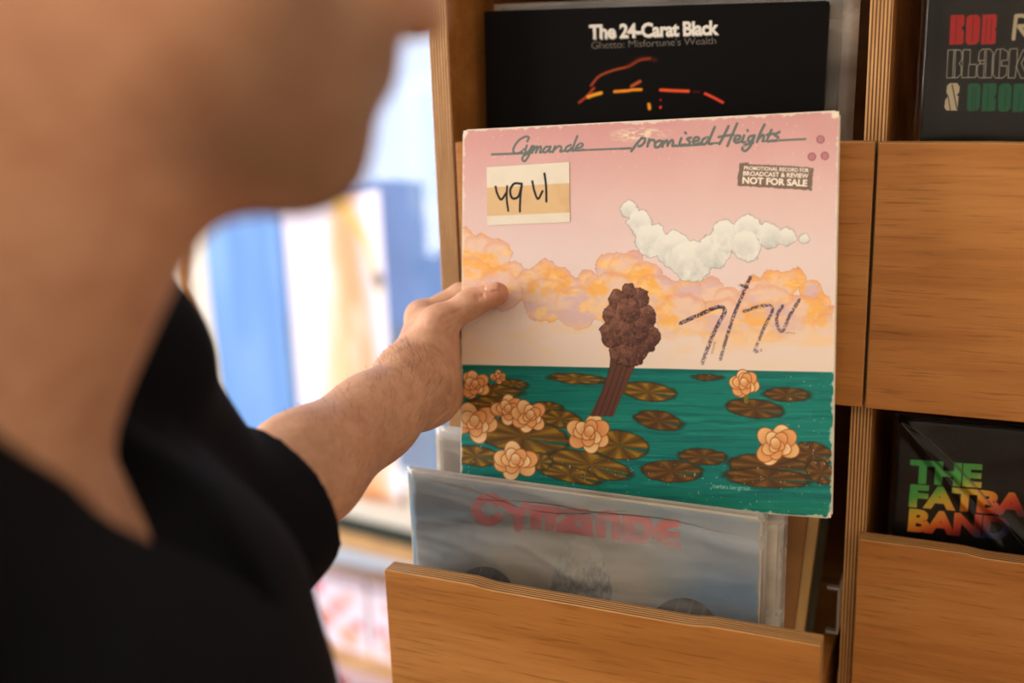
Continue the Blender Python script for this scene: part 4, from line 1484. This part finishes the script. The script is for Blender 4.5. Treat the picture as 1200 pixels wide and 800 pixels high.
# left hand: thumb across the front of the sleeve, fingers behind it
TH = [v3(-0.4400, 0.7990, 1.2390), v3(-0.4290, 0.8140, 1.2765), v3(-0.4060, 0.8300, 1.2915), v3(-0.3830, 0.8355, 1.3005)]
KN = [v3(-0.4640, 0.8480, 1.2715), v3(-0.4620, 0.8560, 1.2500), v3(-0.4560, 0.8560, 1.2280), v3(-0.4460, 0.8500, 1.2090)]
WR = v3(-0.4430, 0.7790, 1.2410)
WU = v3(-0.4340, 0.7830, 1.2160)
B.cone(WR, LW, 0.024, 0.024, 0.02)
B.cone(WU, LW, 0.023, 0.026, 0.02)
for k_, (kn, w_, r0, r1) in enumerate(zip(KN, (WR, WR * 0.6 + WU * 0.4, WR * 0.3 + WU * 0.7, WU), (0.019, 0.018, 0.018, 0.018), (0.0130, 0.0130, 0.0125, 0.0115))):
    B.cone(w_, kn, r0, r1, 0.014)
B.cone(KN[0], KN[3], 0.0115, 0.0105, 0.012)
B.chain(TH[:2], (0.0200, 0.0150), 0.016)                       # metacarpal of the thumb
B.chain(TH[1:], (0.0138, 0.0122, 0.0098), 0.006)
B.ell(v3(-0.4270, 0.8020, 1.2480), (0.015, 0.015, 0.030), None, 0.016)
B.cone(v3(-0.4330, 0.8050, 1.2560), v3(-0.4310, 0.8020, 1.2120), 0.016, 0.018, 0.014)   # ball of the thumb
B.cone(v3(-0.4310, 0.8000, 1.2140), v3(-0.4330, 0.8280, 1.2060), 0.0185, 0.016, 0.014)  # heel of the hand
B.cone(TH[1], KN[0], 0.010, 0.010, 0.014)                      # web between thumb and first finger
nrm_ = v3(*(HROT @ Vector((0, 1, 0))))
xr_ = v3(*(HROT @ Vector((1, 0, 0))))
zr_ = v3(*(HROT @ Vector((0, 0, 1))))
hold = lambda x, z, y: v3(*HLOC) + xr_ * x + zr_ * z + nrm_ * y
for j, (kn, dz1, dz2, ln) in enumerate(zip(KN, (0.020, 0.012, 0.003, -0.006), (0.026, 0.016, 0.004, -0.010), (0.040, 0.046, 0.042, 0.032))):
    lx = float((kn - v3(*HLOC)) @ xr_)
    lz = float((kn - v3(*HLOC)) @ zr_)
    r = (0.0098, 0.0100, 0.0096, 0.0086)[j]
    p1 = hold(lx + 0.032, lz + dz1, 0.0200)
    p2 = hold(lx + 0.032 + ln * 0.62, lz + dz2, 0.0165)
    p3 = hold(lx + 0.032 + ln * 1.12, lz + dz2 + 0.002, 0.0025 + r)
    B.chain([kn, p1, p2, p3], (r * 1.28, r * 1.12, r, r * 0.85), 0.004)
B.cone(v3(-0.4320, 0.8320, 1.2620), v3(-0.4300, 0.8340, 1.2140), 0.0115, 0.0120, 0.010)
# creases of the thumb joints, the ball of the thumb and the wrist
for ln_ in ([(-0.4184, 0.7987, 1.2842), (-0.4108, 0.8035, 1.2895), (-0.4037, 0.8072, 1.2913)], [(-0.416, 0.7983, 1.2792), (-0.4091, 0.8027, 1.2838), (-0.4019, 0.8062, 1.285)], [(-0.4137, 0.7979, 1.2743), (-0.4073, 0.8016, 1.2775)],
            [(-0.4302, 0.7855, 1.2568), (-0.4222, 0.7862, 1.2468), (-0.411, 0.7886, 1.238)], [(-0.4245, 0.7892, 1.2608), (-0.4152, 0.7902, 1.25), (-0.4061, 0.7923, 1.2434)], [(-0.4435, 0.7725, 1.2323), (-0.435, 0.7738, 1.2237), (-0.4233, 0.7773, 1.2177)],
            [(-0.4381, 0.7769, 1.2391), (-0.4287, 0.7779, 1.2283), (-0.4178, 0.7813, 1.223)], [(-0.3949, 0.8154, 1.3062), (-0.3918, 0.815, 1.2999)], [(-0.3917, 0.8172, 1.3075), (-0.3886, 0.8168, 1.3011)]):
    q_ = [B.snap(p) for p in ln_]
    for a_, b_ in zip(q_[:-1], q_[1:]):
        if np.linalg.norm(b_ - a_) < 0.03:
            m_ = B.snap((a_ + b_) / 2)
            B.cone(a_, m_, 0.0009, 0.0012, 0.0022, True)
            B.cone(m_, b_, 0.0012, 0.0009, 0.0022, True)
# right arm hanging, relaxed hand
B.cone(RS, RE, 0.056, 0.043, 0.03)
B.cone(RE, RE * 0.6 + RW * 0.4, 0.043, 0.042, 0.02)
B.cone(RE * 0.6 + RW * 0.4, RW, 0.042, 0.028, 0.02)
da = (RW - RE) / np.linalg.norm(RW - RE)
for j in range(4):
    o_ = Fd * (0.027 - 0.018 * j)
    kn = RW + da * 0.085 + o_
    B.cone(RW + o_ * 0.6, kn, 0.017, 0.012, 0.012)
    l_ = (0.070, 0.078, 0.072, 0.058)[j]
    p1 = kn + da * l_ * 0.5 + Ld * 0.004
    p2 = p1 + da * l_ * 0.3 + Ld * 0.014
    B.chain([kn, p1, p2, p2 + da * l_ * 0.12 + Ld * 0.016], (0.0105, 0.0095, 0.0088, 0.0078), 0.004)
t0 = RW + da * 0.02 + Fd * 0.022
B.chain([t0, t0 + da * 0.035 + Fd * 0.022 + Ld * 0.012, t0 + da * 0.066 + Fd * 0.030 + Ld * 0.018, t0 + da * 0.090 + Fd * 0.030 + Ld * 0.024], (0.017, 0.0125, 0.011, 0.009), 0.008)
# legs
for sd in (-1, 1):
    hip = bp(-0.03, 0.085 * sd, -0.50)
    kne = bp(-0.01, 0.095 * sd, -0.90)
    ank = bp(-0.05, 0.10 * sd, -1.275)
    B.chain([hip, kne, ank], (0.088, 0.055, 0.038), 0.03)
    B.cone(ank + Up * -0.01, ank + Fd * 0.14 - Up * 0.035, 0.036, 0.028, 0.02)
BV, BQ = B.mesh(1)
# keep the thumb and fingers off the card itself: flatten what would sink into the sleeve
lp = (BV - v3(*HLOC)) @ np.stack([xr_, nrm_, zr_]).T
ins = (np.abs(lp[:, 0]) < HS / 2 + 0.0005) & (np.abs(lp[:, 2]) < HS / 2)
fr_ = ins & (lp[:, 1] > -0.0030) & (lp[:, 1] <= 0.0)
bk_ = ins & (lp[:, 1] < 0.0030) & (lp[:, 1] > 0.0)
BV = BV + nrm_ * (np.where(fr_, -0.0030 - lp[:, 1], 0) + np.where(bk_, 0.0030 - lp[:, 1], 0))[:, None]


def skin_colors(V):
    hl = (V - HD) @ HAX.T
    n = fbm(V[:, 0] * 60 + V[:, 2] * 37, V[:, 1] * 60 + V[:, 2] * 23, 3)
    c = np.tile(np.array([212, 162, 132], float), (len(V), 1))
    c += (n[:, None] - 0.5) * np.array([20, 26, 24])
    red = np.exp(-(np.linalg.norm(V - v3(-0.428, 0.815, 1.206), axis=1) / 0.022) ** 2) + 0.8 * np.exp(-(np.linalg.norm(V - TH[3], axis=1) / 0.016) ** 2) + 0.4 * np.exp(-(np.linalg.norm(V - TH[1], axis=1) / 0.016) ** 2)
    c = c * (1 - 0.45 * np.clip(red, 0, 1)[:, None]) + np.array([206, 116, 92]) * 0.45 * np.clip(red, 0, 1)[:, None]
    st = np.clip((hl[:, 0] + 0.02) / 0.04, 0, 1) * np.clip((-0.045 - hl[:, 2]) / 0.02, 0, 1) * np.clip((hl[:, 2] + 0.14) / 0.02, 0, 1) * (V[:, 2] > 1.40)
    c = c * (1 - 0.45 * st[:, None]) + np.array([96, 78, 62]) * 0.45 * st[:, None]
    lip = np.exp(-(((hl[:, 0] - 0.095) / 0.012) ** 2 + (hl[:, 1] / 0.022) ** 2 + ((hl[:, 2] + 0.067) / 0.010) ** 2) * 1.5)
    c = c * (1 - 0.6 * lip[:, None]) + np.array([176, 96, 86]) * 0.6 * lip[:, None]
    return c


sk = NT('skin')
at_ = sk.n('VertexColor', layer_name='print')
pn = sk.noise(sk.coords(), 420, 3, 0.6)
bl = sk.noise(sk.coords(), 75, 4, 0.6)
cc = sk.mixc(0.35, at_.outputs[0], sk.ramp(bl, [(0.35, (0.62, 0.46, 0.38, 1)), (0.6, (1, 1, 1, 1))]), 'MULTIPLY')
sk.l(cc, sk.b.inputs['Base Color'])
sk.b.inputs['Roughness'].default_value = 0.50
sk.b.inputs['Specular IOR Level'].default_value = 0.4
sk.b.inputs['Subsurface Weight'].default_value = 0.12
sk.b.inputs['Subsurface Radius'].default_value = (0.9, 0.4, 0.25)
sk.b.inputs['Subsurface Scale'].default_value = 0.005
cr_ = sk.noise(sk.coords((1, 0.35, 1.0), (0.3, 0.2, 0.5)), 170, 3, 0.6, 0.6)
ad = sk.n('Math', operation='MULTIPLY_ADD')
sk.l(cr_, ad.inputs[0])
ad.inputs[1].default_value = 1.6
sk.l(pn, ad.inputs[2])
sk.bump(ad.outputs[0], 0.28, 0.0010)
M['skin'] = sk.m

def fabric(name, col, sheen=0.0):
    t = NT(name)
    t.b.inputs['Roughness'].default_value = 0.9
    t.b.inputs['Specular IOR Level'].default_value = 0.15
    nz = t.noise(t.coords(), 30, 4)
    t.l(t.ramp(nz, [(0.3, L4(*[c * 0.8 for c in col])), (0.7, L4(*[c * 1.15 for c in col]))]), t.b.inputs['Base Color'])
    t.bump(t.noise(t.coords(), 900, 2), 0.3, 0.0005)
    return t.m


M['navy'] = fabric('navy_jersey', (9, 11, 19))
M['denim'] = fabric('dark_trousers', (30, 33, 42))
M['hair'] = fabric('dark_hair', (34, 24, 18))
M['leather'] = plain('black_leather', L4(22, 20, 20), 0.4)
M['eye'] = plain('eye_white', L4(228, 222, 214), 0.15)
M['iris'] = plain('brown_iris', L4(58, 36, 22), 0.15)
M['nail'] = plain('fingernail', L4(208, 152, 124), 0.35, spec=0.5)

base_pt = v3(NB[0], NB[1], 0.0)
person = thing('person', 'person in a navy short-sleeved shirt holding up the pink record sleeve', 'person', base_pt)
np_mesh('body', BV - base_pt, BQ, M['skin'], person, True, lin(skin_colors(BV)))

# shirt
HEM = v3(-0.4620, 0.6000, 1.1960)
fd = (LW - LE) / np.linalg.norm(LW - LE)
S_ = Field(np.arange(-0.80, 0.06, 0.0045), np.arange(-0.04, 0.74, 0.0045), np.arange(0.83, 1.515, 0.0045))
torso(S_, 0.013)
S_.ell(LS + v3(0.008, 0.0, 0.026), (0.084, 0.082, 0.080), None, 0.03)
S_.ell(v3(-0.455, 0.462, 1.328), (0.058, 0.058, 0.058), None, 0.03)
S_.cone(LS + v3(0.0, 0.0, 0.0), LE * 0.5 + LS * 0.5, 0.072, 0.066, 0.03)
S_.cone(LE * 0.5 + LS * 0.5, LE + v3(0.008, 0.0, 0.0), 0.066, 0.062, 0.03)
S_.cone(LE + v3(0.008, 0.0, 0.0), HEM + fd * 0.05, 0.060, 0.0605, 0.02)
S_.cone(RS, RS * 0.35 + RE * 0.65, 0.072, 0.068, 0.03)
S_.cone(bp(-0.015, 0.0, -0.30), bp(-0.02, 0, -0.52), 0.10, 0.10, 0.05)
S_.ell(bp(0.02, 0, -0.42), (0.135, 0.170, 0.16), BAX, 0.05)
S_.ell(bp(0.090, 0.03, -0.24), (0.090, 0.13, 0.17), BAX, 0.05)
x_, y_, z_ = S_._pts((slice(None),) * 3)
S_.D += ((fbm(x_ * 9 + y_ * 6 + z_ * 3, z_ * 11 + y_ * 5 - x_ * 3, 17, 2) - 0.5) * 0.010).astype(np.float32)
# neckline: round the neck, dipping to a shallow V in front
S_.cone(bp(0.015, 0, 0.005), bp(0.03, 0, 0.14), 0.084, 0.090, 0.006, True)
S_.cone(bp(0.05, 0, 0.0), bp(0.140, 0.0, -0.115), 0.062, 0.008, 0.008, True)
# sleeve openings
S_.cone(HEM - fd * 0.02, HEM + fd * 0.12, 0.0495, 0.0495, 0.003, True)
dh = S_.cut(HEM, fd)
hc = HEM + fd * 0.055
near = ((x_ - hc[0]) ** 2 + (y_ - hc[1]) ** 2 + (z_ - hc[2]) ** 2) < 0.14 ** 2
S_.D = np.where(near, np.maximum(S_.D, dh), S_.D)
rd_ = (RE - RS) / np.linalg.norm(RE - RS)
dr = S_.cut(RS * 0.3 + RE * 0.7, rd_)
nr = (np.sqrt((x_ - RE[0]) ** 2 + (y_ - RE[1]) ** 2 + (z_ - RE[2]) ** 2) < 0.15) & (((x_ - RE[0]) * Ld[0] + (y_ - RE[1]) * Ld[1]) < 0.075)
S_.D = np.where(nr, np.maximum(S_.D, dr), S_.D)
S_.D = np.maximum(S_.D, (0.845 - z_) + 0 * x_ + 0 * y_).astype(np.float32)
SV, SQ = S_.mesh(1)
np_mesh('shirt', SV - base_pt, SQ, M['navy'], person)['label'] = 'navy cotton shirt with elbow-length sleeves'

# trousers and shoes
T_ = Field(np.arange(-0.72, -0.08, 0.012), np.arange(0.02, 0.66, 0.012), np.arange(0.04, 1.0, 0.012))
T_.ell(bp(-0.03, 0, -0.47), (0.122, 0.176, 0.13), BAX, 0.05)
for sd in (-1, 1):
    T_.chain([bp(-0.03, 0.088 * sd, -0.50), bp(-0.01, 0.097 * sd, -0.90), bp(-0.045, 0.10 * sd, -1.26)], (0.098, 0.074, 0.068), 0.03)
x_, y_, z_ = T_._pts((slice(None),) * 3)
T_.D = np.maximum(np.maximum(T_.D, z_ - 0.93 + 0 * x_ + 0 * y_), 0.075 - z_ + 0 * x_ + 0 * y_).astype(np.float32)
TV, TQ = T_.mesh(1)
np_mesh('trousers', TV - base_pt, TQ, M['denim'], person)
for sd in (-1, 1):
    ank = bp(-0.05, 0.10 * sd, 0)
    ank[2] = 0.06
    Sh = Field(np.arange(ank[0] - 0.14, ank[0] + 0.26, 0.006), np.arange(ank[1] - 0.14, ank[1] + 0.22, 0.006), np.arange(-0.02, 0.16, 0.006))
    Sh.cone(ank - Fd * 0.03 - Up * 0.008, ank + Fd * 0.15 - Up * 0.014, 0.050, 0.046, 0.02)
    Sh.cone(ank + Up * 0.06, ank, 0.048, 0.050, 0.02)
    x_, y_, z_ = Sh._pts((slice(None),) * 3)
    Sh.D = np.maximum(np.maximum(Sh.D, 0.001 - z_ + 0 * x_ + 0 * y_), z_ - 0.105 + 0 * x_ + 0 * y_).astype(np.float32)
    a_, b_ = Sh.mesh(1)
    a_[:, 2] -= a_[:, 2].min()
    np_mesh('shoe', a_ - base_pt, b_, M['leather'], person)
# hair
Hh = Field(np.arange(HD[0] - 0.16, HD[0] + 0.16, 0.005), np.arange(HD[1] - 0.16, HD[1] + 0.16, 0.005), np.arange(HD[2] - 0.14, HD[2] + 0.16, 0.005))
Hh.ell(hp(-0.022, 0, 0.026), (0.104, 0.083, 0.098), HAX, 0.01)
Hh.ell(hp(-0.06, 0, -0.02), (0.055, 0.066, 0.05), HAX, 0.02)
x_, y_, z_ = Hh._pts((slice(None),) * 3)
lx_ = (x_ - HD[0]) * hg[0] + (y_ - HD[1]) * hg[1] + (z_ - HD[2]) * hg[2]
lu_ = (x_ - HD[0]) * hu[0] + (y_ - HD[1]) * hu[1] + (z_ - HD[2]) * hu[2]
face = np.minimum(lx_ - 0.005 + 0 * lu_, 0.052 - lu_ + 0 * lx_)
ear = -(lu_ + 0.052 + 0.6 * np.clip(lx_ + 0.03, 0, 1))
Hh.D = np.maximum(np.maximum(Hh.D, face), ear).astype(np.float32)
Hh.D += ((fbm(x_ * 90 + z_ * 30, y_ * 90 + z_ * 30, 5, 2) - 0.5) * 0.006).astype(np.float32)
a_, b_ = Hh.mesh(1)
np_mesh('hair', a_ - base_pt, b_, M['hair'], person)
# eyes
def uv_ball(c, r, n=14):
    bm = bmesh.new()
    bmesh.ops.create_uvsphere(bm, u_segments=n, v_segments=n - 4, radius=r)
    V = np.array([v.co[:] for v in bm.verts]) + c
    Fc = [[v.index for v in f.verts] for f in bm.faces]
    bm.free()
    return V, Fc


for sd in (-1, 1):
    V, Fc = uv_ball(hp(0.0755, 0.032 * sd, -0.003), 0.0122)
    e = mesh_obj('eye', V - base_pt, Fc, M['eye'], person, True)
    V, Fc = uv_ball(hp(0.0826, 0.032 * sd, -0.0045), 0.0064, 10)
    mesh_obj('iris', V - base_pt, Fc, M['iris'], e, True)
    V = np.array([hp(0.0895 - 0.0012 * t, (0.020 + 0.007 * t) * sd, 0.017 + 0.0035 * math.sin(t * 0.9)) + hu * h for t in range(5) for h in (0, 0.006)])
    V2 = V - hg * 0.010
    Fc = [(2 * i, 2 * i + 2, 2 * i + 3, 2 * i + 1) for i in range(4)]
    Fc2 = [tuple(x + 10 for x in f[::-1]) for f in Fc] + [(2 * i, 2 * i + 10, 2 * i + 12, 2 * i + 2) for i in range(4)] + [(2 * i + 1, 2 * i + 3, 2 * i + 13, 2 * i + 11) for i in range(4)]
    mesh_obj('eyebrow', np.concatenate([V, V2]) - base_pt, Fc + Fc2, M['hair'], person)
# thumbnail
td = (TH[3] - TH[2]) / np.linalg.norm(TH[3] - TH[2])
tn = zr_ * 0.75 - nrm_ * 0.66
tn = tn - td * (tn @ td)
tn /= np.linalg.norm(tn)
ts = np.cross(td, tn)
V, Fc = [], []
for i in range(7):
    for j in range(7):
        u, w = i / 6 * 2 - 1, j / 6 * 2 - 1
        sx = u * 0.0056 * (1 - 0.15 * (w < -0.5))
        V.append(TH[3] + td * (w * 0.0062 - 0.0004 - 0.0015 * u * u) + ts * sx + tn * (0.0102 - 0.0030 * u * u - 0.0016 * max(w, 0) ** 2))
Fc = [(i * 7 + j, i * 7 + j + 1, (i + 1) * 7 + j + 1, (i + 1) * 7 + j) for i in range(6) for j in range(6)]
nl = mesh_obj('thumbnail', np.array(V) - base_pt, Fc, M['nail'], person, True)
sm = nl.modifiers.new('thickness', 'SOLIDIFY')
sm.thickness = 0.0008
# fine dark hairs on the forearm
hv, hf = [], []
sel = np.nonzero((((BV - LE) @ fd) > 0.08) & (((BV - LW) @ fd) < 0.004) & (np.linalg.norm(BV - LW, axis=1) < 0.20) & (BV[:, 1] > 0.60))[0]
cen = LE[None] + ((BV[sel] - LE) @ fd)[:, None] * fd[None]
nr_ = BV[sel] - cen
nr_ /= np.linalg.norm(nr_, axis=1)[:, None]
camside = (nr_ @ v3(0.2, -0.75, 0.63)) > -0.25
sel, nr_ = sel[camside], nr_[camside]
pick = RNG.choice(len(sel), min(480, len(sel)), replace=False)
for q in pick:
    p, n_ = BV[sel[q]], nr_[q]
    tdir = fd * RNG.uniform(-0.2, 1.0) + np.cross(n_, fd) * RNG.uniform(0.2, 1.1) + n_ * 0.22
    tdir /= np.linalg.norm(tdir)
    ln = RNG.uniform(0.006, 0.013)
    w_ = np.cross(tdir, n_)
    w_ = w_ / np.linalg.norm(w_) * 0.00008
    b0 = len(hv)
    p1 = p + tdir * ln * 0.5 + n_ * 0.0008
    p2 = p + tdir * ln - n_ * 0.0002
    hv += [p - w_, p + w_, p1 - w_ * 0.8, p1 + w_ * 0.8, p2, p - n_ * 0.0003]
    hf += [(b0, b0 + 1, b0 + 3, b0 + 2), (b0 + 2, b0 + 3, b0 + 4), (b0, b0 + 5, b0 + 1)]
ah = mesh_obj('arm_hair', np.array(hv) - base_pt, hf, plain('body_hair', L4(74, 50, 34), 0.6), person)
ah['kind'] = 'stuff'
